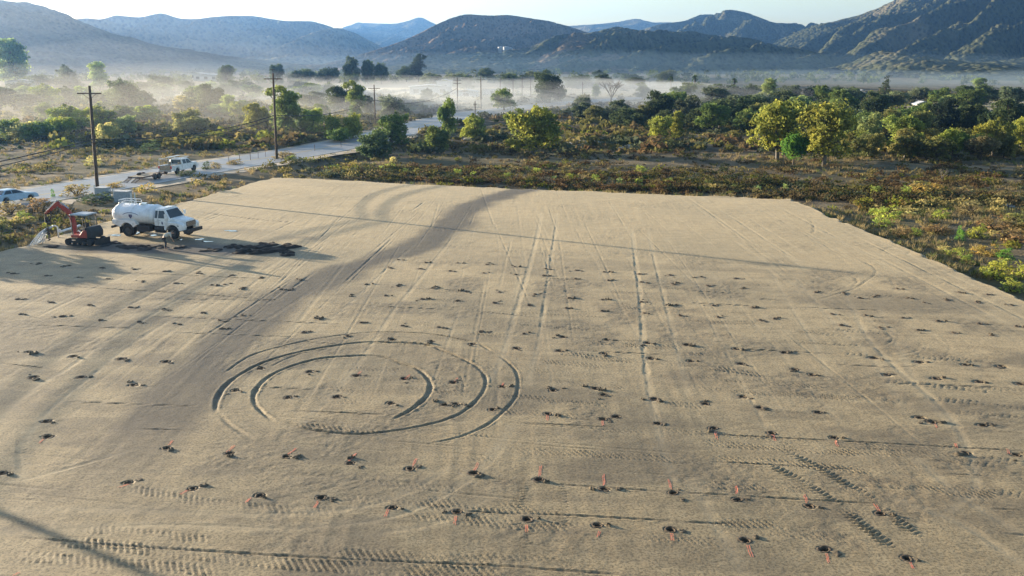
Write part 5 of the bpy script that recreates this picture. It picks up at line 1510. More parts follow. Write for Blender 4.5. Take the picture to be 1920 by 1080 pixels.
# rear platform, skirt over the wheels, rails
sk = MB()
prof = [(-1.35, 1.35), (-1.35, 1.02)] + arch(0, 0.5, 0.66, math.pi * 0.86, math.pi * 0.14, 9) + [(0.95, 1.02), (0.72, 1.35)]
sk.prism(prof, -1.16, -0.80); sk.prism(prof, 0.80, 1.16)
sk.build('rear_fender', M['white'], T_)
MB().box((-1.5, 0, 0.72), (0.12, 2.2, 0.18)).build('rear_bumper', M['black'], T_, bevel=0.015)
MB().cyl((-1.75, -0.5, 0.95), (-1.45, -0.5, 0.95), 0.09, n=12).build('rear_nozzle', M['chrome'], T_)
MB().cyl((-1.75, 0.5, 0.95), (-1.45, 0.5, 0.95), 0.09, n=12).build('rear_nozzle', M['chrome'], T_)
fl = MB()
for s in (-1, 1): fl.box((-0.72, s * 0.82, 0.55), (0.03, 0.6, 0.65))
fl.build('mud_flap', M['rubber'], T_)
ral = MB()
for s in (-1, 1):
    ral.tube([(-1.1, s * 0.42, 2.42), (-1.1, s * 0.42, 2.86), (0.35, s * 0.42, 2.86), (0.5, s * 0.42, 2.48)], 0.03, 6)
    ral.tube([(-1.1, s * 0.42, 2.66), (0.42, s * 0.42, 2.66)], 0.022, 5)
    for x in (-0.6, -0.1): ral.tube([(x, s * 0.42, 2.44), (x, s * 0.42, 2.86)], 0.022, 5)
ral.tube([(-1.1, -0.42, 2.86), (-1.1, 0.42, 2.86)], 0.03, 6); ral.tube([(-1.1, -0.42, 2.66), (-1.1, 0.42, 2.66)], 0.022, 5)
ral.build('catwalk_rail', M['white'], T_)
lad = MB()
for s in (-0.2, 0.2): lad.tube([(-1.66, s, 0.9), (-1.66, s, 2.2), (-1.25, s, 2.6)], 0.022, 5)
for k in range(6): lad.tube([(-1.66, -0.2, 1.0 + k * 0.22), (-1.66, 0.2, 1.0 + k * 0.22)], 0.016, 5)
lad.build('ladder', M['white'], T_)
# boxes between the axles
bx = MB(); bx.box((1.5, -0.85, 0.72), (1.2, 0.5, 0.5)); bx.build('tool_box', M['black'], T_, bevel=0.03)
MB().cyl((2.55, -0.82, 0.72), (3.35, -0.82, 0.72), 0.27, n=18).build('fuel_tank', M['black'], T_)
MB().cyl((2.2, 0.82, 0.72), (3.35, 0.82, 0.72), 0.27, n=18).build('fuel_tank', M['black'], T_)
MB().box((1.4, 0.1, 0.62), (0.9, 0.5, 0.45)).build('pump', M['black'], T_, bevel=0.05)
# cab
cab = MB()
cab.loft([[(2.52, y, 0.98) for y in (-1.0, 1.0)] + [(3.62, y, 0.98) for y in (1.0, -1.0)],
          [(2.52, y, 1.58) for y in (-1.02, 1.02)] + [(3.98, y, 1.58) for y in (1.02, -1.02)],
          [(2.58, y, 2.28) for y in (-0.84, 0.84)] + [(3.50, y, 2.28) for y in (0.84, -0.84)],
          [(2.66, y, 2.38) for y in (-0.72, 0.72)] + [(3.38, y, 2.38) for y in (0.72, -0.72)]])
cb = cab.build('cab', M['white'], T_, bevel=0.05)
gl = MB()
quad_panel(gl, [(3.945, -0.88, 1.63), (3.945, 0.88, 1.63), (3.52, 0.74, 2.24), (3.52, -0.74, 2.24)], 0.02)
gl.build('windshield', M['glass'], cb)
for s in (-1, 1):
    for (xa, xb, xc, xd) in ((2.92, 3.72, 3.40, 2.95), (2.60, 2.82, 2.84, 2.63)):
        g = MB()
        def sy(z): return s * (1.02 - (z - 1.58) / 0.70 * 0.18 + 0.005)
        pts = [(xa, sy(1.62), 1.62), (xb, sy(1.62), 1.62), (xc, sy(2.2), 2.2), (xd, sy(2.2), 2.2)]
        quad_panel(g, pts, 0.014, nrm=(0, s, 0.25))
        g.build('side_window', M['glass'], cb)
    dr = MB(); dr.tube([(2.9, s * 1.022, 1.02), (2.9, s * 1.03, 1.56)], 0.008, 4); dr.tube([(3.62, s * 1.012, 1.02), (3.78, s * 1.03, 1.56)], 0.008, 4)
    dr.build('door_seam', M['black'], cb)
    MB().box((3.02, s * 1.03, 1.45), (0.16, 0.03, 0.04)).build('door_handle', M['chrome'], cb)
    mr = MB(); mr.tube([(3.72, s * 1.0, 1.62), (3.78, s * 1.26, 1.66), (3.78, s * 1.26, 2.0), (3.66, s * 0.92, 2.12)], 0.015, 5)
    mr.box((3.78, s * 1.27, 1.84), (0.08, 0.2, 0.36)); mr.build('mirror', M['white'], cb)
de = MB(); quad_panel(de, [(3.20, -1.018, 1.16), (3.34, -1.018, 1.13), (3.32, -1.026, 1.32), (3.22, -1.026, 1.36)], 0.012, nrm=(0, -1, 0)); de.build('door_emblem', M['emblem'], cb)
br_ = MB()
for y in (-0.5, -0.25, 0, 0.25, 0.5): br_.box((3.42, y, 2.40), (0.1, 0.1, 0.05))
br_.build('marker_lamps', M['lamp_clear'], cb)
# hood and fenders
hd = MB().loft([[(3.75, -0.80, 1.05), (3.75, 0.80, 1.05), (3.75, 0.80, 1.52), (3.75, 0.62, 1.66), (3.75, -0.62, 1.66), (3.75, -0.80, 1.52)],
                [(4.6, -0.72, 1.0), (4.6, 0.72, 1.0), (4.6, 0.74, 1.46), (4.6, 0.58, 1.58), (4.6, -0.58, 1.58), (4.6, -0.74, 1.46)],
                [(5.20, -0.62, 0.95), (5.20, 0.62, 0.95), (5.20, 0.66, 1.34), (5.16, 0.54, 1.46), (5.16, -0.54, 1.46), (5.20, -0.66, 1.34)]])
hb = hd.build('hood', M['white'], T_, bevel=0.04)
fp = [(3.45, 0.72), (3.45, 0.98), (3.75, 1.36), (4.6, 1.33), (5.12, 1.22), (5.24, 1.0), (5.18, 0.74), (4.9, 0.68)] + arch(WB, 0.52, 0.62, math.radians(14), math.radians(168), 11)
for s in (-1, 1):
    f = MB().prism(fp, min(s * 0.62, s * 1.1), max(s * 0.62, s * 1.1)).build('front_fender', M['white'], T_, bevel=0.03)
    MB().box((5.235, s * 0.86, 1.02), (0.05, 0.26, 0.16)).build('headlight', M['lamp_clear'], f, bevel=0.01)
    MB().box((4.75, s * 1.105, 1.08), (0.14, 0.02, 0.06)).build('side_lamp', M['black'], f)
gr = MB().box((5.2, 0, 1.17), (0.05, 1.22, 0.36)).build('grille', M['black'], T_)
for k in range(4): MB().box((5.235, 0, 1.05 + k * 0.08), (0.02, 1.16, 0.025)).build('grille_bar', M['chrome'], gr)
MB().box((5.36, 0, 0.62), (0.2, 2.3, 0.28)).build('front_bumper', M['black'], T_, bevel=0.03)
MB().box((5.5, -1.05, 0.62), (0.14, 0.16, 0.1)).build('spray_head', M['black'], T_, bevel=0.02)
MB().box((3.1, -1.02, 0.50), (0.9, 0.28, 0.06)).build('running_board', M['black'], T_)

# ------------------------------------------------------------------ excavator with auger
ec = G(162, 457)
E = thing('mini_excavator', 'orange-red mini excavator with open canopy holding an auger over the field', 'excavator', (ec[0], ec[1], 0), math.pi - 0.25)
# local x points along the boom, away from the cab
def track(s):
    t = bpy.data.objects.new('track', None); t.empty_display_size = 0.2; link(t, E)
    L2, r = 0.95, 0.26
    out = arch(L2, r, r, -math.pi / 2, math.pi / 2, 9) + arch(-L2, r, r, math.pi / 2, 3 * math.pi / 2, 9)
    inn = arch(L2, r, r - 0.06, -math.pi / 2, math.pi / 2, 9) + arch(-L2, r, r - 0.06, math.pi / 2, 3 * math.pi / 2, 9)
    m = len(out); y0, y1 = s * 0.72 - 0.17, s * 0.72 + 0.17
    vs = [(x, y0, z) for x, z in out] + [(x, y1, z) for x, z in out] + [(x, y0, z) for x, z in inn] + [(x, y1, z) for x, z in inn]
    fs = []
    for i in range(m):
        j = (i + 1) % m
        fs += [(i, j, m + j, m + i), (2 * m + j, 2 * m + i, 3 * m + i, 3 * m + j), (j, i, 2 * m + i, 2 * m + j), (m + i, m + j, 3 * m + j, 3 * m + i)]
    MB().add(vs, fs).build('belt', M['rubber'], t)
    lug = MB()
    for k in range(13):
        x = -0.9 + k * 0.15
        lug.box((x, s * 0.72, 0.525), (0.05, 0.34, 0.03)); lug.box((x, s * 0.72, 0.002), (0.05, 0.34, 0.03))
    lug.build('lugs', M['rubber'], t)
    for x, r_ in ((L2, 0.19), (-L2, 0.19), (-0.45, 0.11), (0.0, 0.11), (0.45, 0.11)):
        MB().cyl((x, s * 0.72 - 0.14, r if abs(x) > 0.5 else 0.16), (x, s * 0.72 + 0.14, r if abs(x) > 0.5 else 0.16), r_, n=14).build('roller', M['black'], t)
    MB().box((0, s * 0.72, 0.28), (1.6, 0.2, 0.14)).build('track_frame', M['black'], t)
for s in (-1, 1): track(s)
uc = MB(); uc.box((0, 0, 0.36), (0.9, 1.2, 0.22)); uc.cyl((0, 0, 0.4), (0, 0, 0.58), 0.42, n=20); uc.build('undercarriage', M['black'], E)
bl = MB(); bl.box((-1.5, 0, 0.3), (0.08, 1.7, 0.42)); bl.box((-1.2, 0.4, 0.32), (0.6, 0.1, 0.1)); bl.box((-1.2, -0.4, 0.32), (0.6, 0.1, 0.1)); bl.build('dozer_blade', M['black'], E)
hs = MB().prism([(0.75, 0.58), (0.75, 0.80), (-0.05, 0.82), (-0.35, 1.18), (-0.62, 1.18), (-0.70, 1.0), (-0.70, 0.58)], -0.74, 0.74).build('house', M['red'], E, bevel=0.06)
MB().prism([(-0.50, 1.19), (-0.50, 1.42), (-0.92, 1.40), (-1.12, 1.05), (-1.08, 0.60), (-0.71, 0.60), (-0.71, 1.19)], -0.72, 0.72).build('counterweight', M['black'], E, bevel=0.05)
st = MB(); st.box((-0.05, 0.05, 1.05), (0.5, 0.5, 0.16)); st.box((-0.28, 0.05, 1.36), (0.12, 0.48, 0.6)); st.box((-0.1, 0.05, 0.9), (0.4, 0.4, 0.2)); st.build('seat', M['black'], E, bevel=0.04)
cn = MB()
for s in (-1, 1):
    cn.tube([(0.42, s * 0.3 + 0.05, 0.8), (0.46, s * 0.3 + 0.05, 1.35)], 0.02, 5); cn.box((-0.0, s * 0.33 + 0.05, 1.15), (0.4, 0.1, 0.1))
cn.build('control_levers', M['black'], E)
po = MB()
for x, y in ((0.62, -0.62), (0.62, 0.62), (-0.62, -0.62), (-0.62, 0.62)):
    po.tube([(x, y, 0.8 if x > 0 else 1.35), (x, y, 2.2), (x * 0.94, y * 0.94, 2.32)], 0.035, 6)
for s in (-1, 1): po.tube([(0.62, s * 0.62, 2.2), (-0.62, s * 0.62, 2.2)], 0.03, 5)
po.build('canopy_posts', M['black'], E)
MB().box((0, 0, 2.36), (1.45, 1.42, 0.1), taper=0.95).build('canopy_roof', M['cabinet'], E, bevel=0.03)
# boom and arm, in the plane y = -0.12
yb_ = -0.1
def beam(pts, w, hs_, name, mat, parent):
    rings = []
    for i, (x, z) in enumerate(pts):
        a = np.array(pts[max(i - 1, 0)]); b_ = np.array(pts[min(i + 1, len(pts) - 1)])
        d = (b_ - a) / np.linalg.norm(b_ - a); n = np.array([-d[1], d[0]]); h2 = hs_[i] / 2
        p = np.array([x, z])
        u = p + n * h2; l = p - n * h2
        rings.append([(u[0], yb_ - w / 2, u[1]), (u[0], yb_ + w / 2, u[1]), (l[0], yb_ + w / 2, l[1]), (l[0], yb_ - w / 2, l[1])])
    return MB().loft(rings).build(name, mat, parent, bevel=0.015)
MB().box((0.86, yb_, 0.72), (0.34, 0.3, 0.4)).build('boom_bracket', M['red'], E, bevel=0.02)
boom = beam([(0.95, 0.85), (0.98, 1.45), (1.10, 2.05), (1.42, 2.45), (1.85, 2.75), (2.35, 3.02)], 0.20, [0.22, 0.28, 0.36, 0.36, 0.28, 0.20], 'boom', M['red'], E)
arm = beam([(2.15, 3.20), (2.38, 3.02), (2.95, 2.60), (3.55, 2.22)], 0.16, [0.14, 0.30, 0.22, 0.14], 'dipper_arm', M['red'], E)
cy = MB(); cy.tube([(1.16, yb_, 0.72), (1.30, yb_, 1.55)], 0.06, 8); cy.tube([(1.30, yb_, 1.55), (1.42, yb_, 2.2)], 0.035, 8); cy.build('boom_cylinder', M['chrome'], boom)
cy = MB(); cy.tube([(1.35, yb_, 2.72), (1.85, yb_, 3.05)], 0.055, 8); cy.tube([(1.85, yb_, 3.05), (2.16, yb_, 3.22)], 0.03, 8); cy.build('arm_cylinder', M['chrome'], boom)
cy = MB(); cy.tube([(2.35, yb_, 3.28), (2.95, yb_, 2.82)], 0.05, 8); cy.tube([(2.95, yb_, 2.82), (3.45, yb_, 2.42)], 0.03, 8); cy.build('bucket_cylinder', M['chrome'], arm)
ad = MB(); ad.tube([(3.55, yb_, 2.24), (3.5, yb_, 1.9)], 0.06, 8); ad.cyl((3.5, yb_, 1.5), (3.5, yb_, 1.95), 0.14, n=14); ad.build('auger_drive', M['black'], E)
au = MB(); au.cyl((3.5, yb_, 0.02), (3.5, yb_, 1.5), 0.035, n=8)
vs = []; fs = []
turns = 7; nn = turns * 14
for i in range(nn + 1):
    a = 2 * math.pi * i / 14; z = 0.05 + 1.15 * i / nn
    for r_ in (0.03, 0.16):
        vs.append((3.5 + r_ * math.cos(a), yb_ + r_ * math.sin(a), z)); vs.append((3.5 + r_ * math.cos(a), yb_ + r_ * math.sin(a), z + 0.02))
for i in range(nn):
    b0 = i * 4
    fs += [(b0, b0 + 2, b0 + 6, b0 + 4), (b0 + 1, b0 + 5, b0 + 7, b0 + 3), (b0 + 2, b0 + 3, b0 + 7, b0 + 6)]
au.add(vs, fs); au.build('auger', M['black'], E)
ho = MB()
for k, o in enumerate((0.0, 0.08)):
    ho.tube([(3.0, yb_ + o, 2.55), (3.1, yb_ - 0.1 + o, 2.1), (3.22, yb_ - 0.16 + o, 1.75), (3.3, yb_ - 0.1 + o, 1.55), (3.4, yb_ + o, 1.75)], 0.028, 6)
ho.build('hydraulic_hose', M['rubber'], E, smooth=True)

# ------------------------------------------------------------------ water gushing by the auger
def mat_water_spray():
    m = bpy.data.materials.new('spray'); m.use_nodes = True
    nt = m.node_tree; b = nt.nodes['Principled BSDF']
    b.inputs['Base Color'].default_value = (0.80, 0.83, 0.86, 1); b.inputs['Roughness'].default_value = 0.25
    b.inputs['Transmission Weight'].default_value = 0.35; b.inputs['IOR'].default_value = 1.33
    return m
M['spray'] = mat_water_spray()
j0 = np.array(G(101, 448)); j1 = np.array(G(60, 461))
W = MB(); rj = random.Random(3)
for k in range(34):
    sp_ = rj.uniform(0.55, 1.05); off = rj.gauss(0, 0.10); zz = 0.95 + rj.uniform(-0.06, 0.08)
    pts = []
    for t in np.linspace(0, 1, 9):
        q = j0 + (j1 - j0) * t * sp_
        pts.append((q[0] + off * t, q[1] + off * t * 0.8, zz + 0.35 * t - (zz + 0.35) * t * t + 0.02))
    a, b_ = (0, 9) if k < 20 else (rj.randint(1, 4), 9)
    W.tube(pts[a:b_], [0.022 * rj.uniform(0.5, 1.2)] * (b_ - a), 5)
tag(W.build('water_jet', M['spray'], smooth=True), 'white jet of water arching to the ground left of the auger', 'water jet')
pp = [(*G(102, 447), 0.0), (*G(102, 447), 0.98)]
hy = thing('standpipe', 'short white standpipe with valve feeding the water jet beside the auger', 'standpipe', (pp[0][0] + 0.1, pp[0][1] + 0.5, 0))
MB().tube([(0, 0, -0.1), (0, 0, 0.85), (-0.12, -0.15, 0.98), (-0.25, -0.3, 0.98)], 0.06, 8).build('riser', M['pipe'], hy, smooth=True)
v_ = MB(); v_.cyl((0.12, -0.1, 0.55), (0.12, 0.06, 0.55), 0.13, n=14); v_.cyl((0, 0, 0.55), (0.12, 0, 0.55), 0.04, n=8); v_.build('valve_wheel', M['pipe'], hy)
a_ = G(110, 437); b_ = G(150, 424)
tag(MB().tube([(a_[0], a_[1], 0.05), ((a_[0] * 2 + b_[0]) / 3, (a_[1] * 2 + b_[1]) / 3, 0.07), ((a_[0] + 2 * b_[0]) / 3, (a_[1] + 2 * b_[1]) / 3, 0.05), (b_[0], b_[1], 0.06)], 0.10, 8).build('white_pipe', M['pipe'], smooth=True),
    'white plastic pipe lying on the ground behind the auger', 'pipe')

# ------------------------------------------------------------------ person bending by the front wheel
def skin_body(name, pts, edges, radii, mat, parent, root=0, sub=2):
    me = bpy.data.meshes.new(name)
    me.from_pydata(pts, edges, [])
    me.materials.append(mat)
    o = bpy.data.objects.new(name, me); link(o, parent)
    sk_ = o.modifiers.new('skin', 'SKIN'); sk_.use_smooth_shade = True
    for i, r_ in enumerate(radii):
        sv = me.skin_vertices[0].data[i]
        sv.radius = (r_, r_) if not isinstance(r_, tuple) else r_
        sv.use_root = (i == root)
    o.modifiers.new('sub', 'SUBSURF').levels = 1
    o.modifiers['sub'].render_levels = sub
    return o
pc = G(311, 467)
PR = thing('person', 'person in pale shirt and dark trousers bending over by the truck front wheel', 'person', (pc[0], pc[1], 0.0), R(25))
B = [(-0.10, 0, 0.88), (0.02, 0, 1.02), (0.22, 0, 1.13), (0.40, 0, 1.17), (0.50, 0, 1.19), (0.60, 0, 1.21), (0.70, 0, 1.20)]
br = [0.12, 0.12, 0.135, 0.13, 0.055, 0.09, 0.075]
ed = [(i, i + 1) for i in range(6)]
def addp(p, r_, par):
    B.append(p); br.append(r_); ed.append((par, len(B) - 1)); return len(B) - 1
for s in (-1, 1):
    hip = addp((-0.09, s * 0.10, 0.84), 0.10, 0); kn = addp((0.03, s * 0.13, 0.47), 0.062, hip); an = addp((-0.06, s * 0.14, 0.09), 0.042, kn); addp((0.12, s * 0.16, 0.045), 0.04, an)
    sh = addp((0.38, s * 0.18, 1.15), 0.06, 3); el = addp((0.44, s * 0.22, 0.86), 0.042, sh); wr = addp((0.56, s * 0.17, 0.64), 0.032, el); ha = addp((0.60, s * 0.16, 0.57), 0.034, wr)
    for q, (dx, dy, ln) in enumerate(((0.03, -0.03, 0.075), (0.035, -0.01, 0.085), (0.03, 0.012, 0.08), (0.02, 0.03, 0.065))):
        m1 = addp((0.60 + dx, s * (0.16 + dy), 0.57 - ln * 0.6), 0.010, ha); addp((0.60 + dx * 0.7, s * (0.16 + dy), 0.57 - ln), 0.009, m1)
    th = addp((0.57, s * 0.115, 0.555), 0.012, ha); addp((0.585, s * 0.095, 0.52), 0.010, th)
bd = skin_body('body', B, ed, br, M['skin'], PR)
S_ = [(-0.08, 0, 0.92), (0.02, 0, 1.02), (0.22, 0, 1.13), (0.40, 0, 1.17), (0.46, 0, 1.18)]; sr = [0.145, 0.145, 0.16, 0.15, 0.08]; se = [(i, i + 1) for i in range(4)]
for s in (-1, 1):
    S_.append((0.38, s * 0.185, 1.15)); sr.append(0.08); se.append((3, len(S_) - 1)); S_.append((0.43, s * 0.22, 0.90)); sr.append(0.06); se.append((len(S_) - 2, len(S_) - 1))
skin_body('shirt', S_, se, sr, M['shirt'], PR)
Tp = [(-0.10, 0, 0.90)]; trr = [0.145]; te = []
for s in (-1, 1):
    i0 = len(Tp)
    Tp += [(-0.09, s * 0.10, 0.82), (0.03, s * 0.13, 0.47), (-0.06, s * 0.14, 0.12)]; trr += [0.12, 0.085, 0.07]; te += [(0, i0), (i0, i0 + 1), (i0 + 1, i0 + 2)]
skin_body('trousers', Tp, te, trr, M['trousers'], PR)
capm = MB(); rings = []
for k in range(5):
    a = k / 4 * math.pi / 2; rings.append([(0.62 + math.sin(a) * 0.0 + 0.105 * math.cos(a) * math.cos(b__), 0.105 * math.cos(a) * math.sin(b__), 1.235 + 0.09 * math.sin(a)) for b__ in np.linspace(0, 2 * math.pi, 13)[:-1]])
capm.loft(rings[:4]); capm.build('cap', M['hat'], PR, smooth=True)

# ------------------------------------------------------------------ pickup, trailer, sedan
def car_heading(a, b_):
    return math.atan2(b_[1] - a[1], b_[0] - a[0])
ra = np.array(G(333, 327, -0.2)); fa = np.array(G(364, 318.5, -0.2))
ang = R(76)
lat = np.array([-math.sin(ang), math.cos(ang)])
c = ra + lat * 0.86
K = thing('pickup_truck', 'white crew pickup truck with rack and red tail lamps parked on the shoulder', 'pickup truck', (c[0], c[1], gz(c[0], c[1]) + 0.05), ang)
WBp = 3.7
for s in (-1, 1):
    wheel(K, 0, s * 0.82, 0.40, 0.40, 0.27, s, 0.6); wheel(K, WBp, s * 0.82, 0.40, 0.40, 0.27, s, 0.6)
side = [(-1.25, 0.58), (-1.25, 1.18), (1.02, 1.18), (1.02, 1.16), (3.3, 1.16), (4.45, 1.06), (4.62, 0.92), (4.62, 0.55), (4.2, 0.48)] + arch(WBp, 0.42, 0.48, math.radians(8), math.radians(172), 9) + [(0.55, 0.46)] + arch(0, 0.42, 0.48, math.radians(8), math.radians(172), 9)
bdy = MB()
bdy.prism(side, -0.97, -0.80); bdy.prism(side, 0.80, 0.97)
bdy.box((2.75, 0, 0.80), (3.5, 1.62, 0.66)); bdy.box((-0.1, 0, 0.68), (2.2, 1.62, 0.2)); bdy.box((4.4, 0, 0.76), (0.42, 1.9, 0.4))
bdy.build('body', M['white'], K, bevel=0.03)
MB().box((3.85, 0, 1.11), (1.25, 1.72, 0.16), taper=0.94).build('hood', M['white'], K, bevel=0.05)
cab = MB().loft([[(1.05, y, 1.14) for y in (-0.95, 0.95)] + [(3.35, y, 1.14) for y in (0.95, -0.95)], [(1.15, y, 1.78) for y in (-0.76, 0.76)] + [(2.72, y, 1.78) for y in (0.76, -0.76)], [(1.3, y, 1.86) for y in (-0.64, 0.64)] + [(2.55, y, 1.86) for y in (0.64, -0.64)]])
cb = cab.build('cab', M['white'], K, bevel=0.05)
for s in (-1, 1):
    for xa, xb, xc, xd in ((1.28, 1.98, 1.98, 1.32), (2.08, 3.12, 2.62, 2.08)):
        g = MB(); quad_panel(g, [(xa, s * 0.935, 1.21), (xb, s * 0.935, 1.21), (xc, s * 0.785, 1.72), (xd, s * 0.785, 1.72)], 0.012, nrm=(0, s, 0.3)); g.build('side_window', M['glass'], cb)
    mr = MB().box((3.0, s * 1.06, 1.24), (0.1, 0.2, 0.18)).build('mirror', M['white'], cb, bevel=0.02)
    tl = MB().box((-1.262, s * 0.86, 0.98), (0.05, 0.18, 0.34)).build('tail_lamp', M['lamp_red'], K, bevel=0.01)
    MB().box((4.63, s * 0.78, 0.86), (0.05, 0.28, 0.18)).build('headlight', M['lamp_clear'], K, bevel=0.01)
g = MB(); quad_panel(g, [(1.065, -0.8, 1.22), (1.065, 0.8, 1.22), (1.135, 0.68, 1.7), (1.135, -0.68, 1.7)], 0.012, nrm=(-1, 0, 0.1)); g.build('rear_window', M['glass'], cb)
g = MB(); quad_panel(g, [(3.31, -0.84, 1.2), (3.31, 0.84, 1.2), (2.76, 0.7, 1.74), (2.76, -0.7, 1.74)], 0.012, nrm=(0.7, 0, 0.7)); g.build('windshield', M['glass'], cb)
MB().box((-1.24, 0, 0.86), (0.06, 1.58, 0.6)).build('tailgate', M['straw_deck'], K, bevel=0.01)
MB().box((-1.36, 0, 0.52), (0.16, 1.8, 0.16)).build('rear_bumper', M['chrome'], K, bevel=0.02)
tb = MB()
for s in (-1, 1): tb.box((0.85, s * 0.72, 1.30), (0.4, 0.3, 0.3))
tb.box((0.2, -0.5, 0.98), (1.4, 0.5, 0.4)); tb.box((0.1, 0.35, 0.92), (1.1, 0.6, 0.3))
tb.build('bed_load', M['straw_deck'], K, bevel=0.03)
rk = MB()
for x in (-1.15, 0.95):
    for s in (-1, 1): rk.tube([(x, s * 0.88, 1.18), (x, s * 0.84, 2.0)], 0.03, 6)
    rk.tube([(x, -0.84, 2.0), (x, 0.84, 2.0)], 0.03, 6)
for s in (-1, 1): rk.tube([(-1.15, s * 0.84, 2.0), (2.9, s * 0.80, 2.0)], 0.03, 6)
rk.tube([(2.9, -0.8, 2.0), (2.9, 0.8, 2.0)], 0.03, 6)
rk.build('ladder_rack', M['white'], K)
MB().box((1.4, 0.45, 2.08), (2.6, 0.42, 0.07)).build('roof_ladder', M['chrome'], K)

TRc = np.array([c[0], c[1]]) + np.array([math.cos(R(78)), math.sin(R(78))]) * (-1.5)
Tr = thing('flatbed_trailer', 'low brown flatbed trailer with tilted ramps hitched behind the white pickup', 'trailer', (TRc[0], TRc[1], gz(TRc[0], TRc[1]) + 0.05), R(78))
dk = bpy.data.objects.new('deck', None); dk.empty_display_size = 0.2; link(dk, Tr)
for k in range(9):
    MB().box((-3.9, -0.84 + k * 0.21, 0.56), (4.4, 0.19, 0.05)).build('plank', M['straw_deck'], dk)
fr = MB()
for s in (-1, 1): fr.box((-3.9, s * 0.96, 0.50), (4.5, 0.07, 0.16)); fr.tube([(-1.65, s * 0.9, 0.48), (-0.1, 0, 0.48)], 0.05, 6)
for x in (-6.1, -4.6, -3.2, -1.7): fr.box((x, 0, 0.45), (0.08, 1.9, 0.12))
fr.tube([(-0.15, 0, 0.48), (0.3, 0, 0.5)], 0.06, 8); fr.tube([(-0.5, 0.1, 0.5), (-0.5, 0.1, 0.05)], 0.035, 6)
fr.build('frame', M['rust'], Tr)
for s in (-1, 1):
    wheel(Tr, -3.0, s * 1.08, 0.34, 0.34, 0.2, s, 0.6); wheel(Tr, -3.75, s * 1.08, 0.34, 0.34, 0.2, s, 0.6)
    fp = arch(-3.0, 0.34, 0.42, 0, math.pi / 2, 6) + arch(-3.75, 0.34, 0.42, math.pi / 2, math.pi, 6); fi = [(x * 0.97 + -3.375 * 0.03, z - 0.03) for x, z in fp][::-1]
    MB().prism(fp + fi, s * 1.08 - 0.13, s * 1.08 + 0.13).build('fender', M['rust'], Tr)
    rm = MB()
    rot = Matrix.Rotation(R(-20), 3, 'Y')
    for k in range(6): rm.box((-6.25 - k * 0.22, s * 0.55, 0.48 - k * 0.08), (0.06, 0.6, 0.05))
    for q in (-0.28, 0.28): rm.tube([(-6.15, s * 0.55 + q, 0.52), (-7.45, s * 0.55 + q, 0.04)], 0.035, 5)
    rm.build('ramp', M['rust'], Tr)
ld = MB(); ld.cyl((-4.2, 0.55, 0.72), (-4.2, 0.8, 0.72), 0.14, n=12); ld.cyl((-4.7, 0.4, 0.70), (-4.7, 0.62, 0.70), 0.12, n=12); ld.build('spare_wheel', M['rubber'], Tr)

ra = np.array(G(12, 384, -0.2)); ang = R(64)
lat = np.array([-math.sin(ang), math.cos(ang)]); c = ra + lat * 0.75
Sd = thing('sedan', 'white sedan coloured with bluish shade on the road at the left edge of the picture', 'car', (c[0], c[1], -0.178), ang)
for s in (-1, 1):
    wheel(Sd, 0, s * 0.74, 0.32, 0.32, 0.2, s, 0.6); wheel(Sd, 2.75, s * 0.74, 0.32, 0.32, 0.2, s, 0.6)
side = [(-1.05, 0.38), (-1.1, 0.62), (-1.02, 0.94), (-0.3, 0.98), (2.1, 0.94), (3.35, 0.82), (3.6, 0.66), (3.62, 0.36)] + arch(2.75, 0.34, 0.39, math.radians(5), math.radians(175), 9) + [(0.6, 0.28)] + arch(0, 0.34, 0.39, math.radians(5), math.radians(175), 9)
b1 = MB(); b1.prism(side, -0.88, -0.70); b1.prism(side, 0.70, 0.88); b1.box((1.35, 0, 0.6), (2.1, 1.42, 0.6)); b1.box((-0.75, 0, 0.66), (0.6, 1.42, 0.5)); b1.box((3.25, 0, 0.56), (0.6, 1.42, 0.42))
b1.build('body', M['sedan'], Sd, bevel=0.04)
dk_ = MB().loft([[(-1.02, y, 0.90) for y in (-0.80, 0.80)] + [(0.1, y, 0.93) for y in (0.80, -0.80)], [(-0.98, y, 0.99) for y in (-0.72, 0.72)] + [(0.1, y, 1.0) for y in (0.72, -0.72)]])
dk_.build('trunk_lid', M['sedan'], Sd, bevel=0.02)
MB().loft([[(1.9, y, 0.90) for y in (-0.80, 0.80)] + [(3.45, y, 0.74) for y in (0.76, -0.76)], [(1.9, y, 0.99) for y in (-0.72, 0.72)] + [(3.35, y, 0.84) for y in (0.68, -0.68)]]).build('hood', M['sedan'], Sd, bevel=0.02)
rf = MB().loft([[(-0.45, y, 0.96) for y in (-0.80, 0.80)] + [(2.25, y, 0.94) for y in (0.80, -0.80)], [(0.12, y, 1.36) for y in (-0.60, 0.60)] + [(1.35, y, 1.38) for y in (0.60, -0.60)], [(0.25, y, 1.41) for y in (-0.50, 0.50)] + [(1.2, y, 1.43) for y in (0.50, -0.50)]]).build('roof', M['sedan'], Sd, bevel=0.04)
for s in (-1, 1):
    for xa, xb, xc, xd in ((-0.15, 0.72, 0.72, 0.2), (0.8, 1.95, 1.32, 0.8)):
        g = MB(); quad_panel(g, [(xa, s * 0.785, 1.0), (xb, s * 0.785, 1.0), (xc, s * 0.622, 1.33), (xd, s * 0.622, 1.33)], 0.012, nrm=(0, s, 0.45)); g.build('side_window', M['glass'], rf)
    MB().box((-1.08, s * 0.62, 0.76), (0.06, 0.34, 0.14)).build('tail_lamp', M['lamp_red'], Sd, bevel=0.01)
    MB().box((3.62, s * 0.62, 0.66), (0.05, 0.32, 0.12)).build('headlight', M['lamp_clear'], Sd, bevel=0.01)
    MB().box((1.85, s * 0.93, 1.0), (0.1, 0.14, 0.1)).build('mirror', M['sedan'], Sd, bevel=0.02)
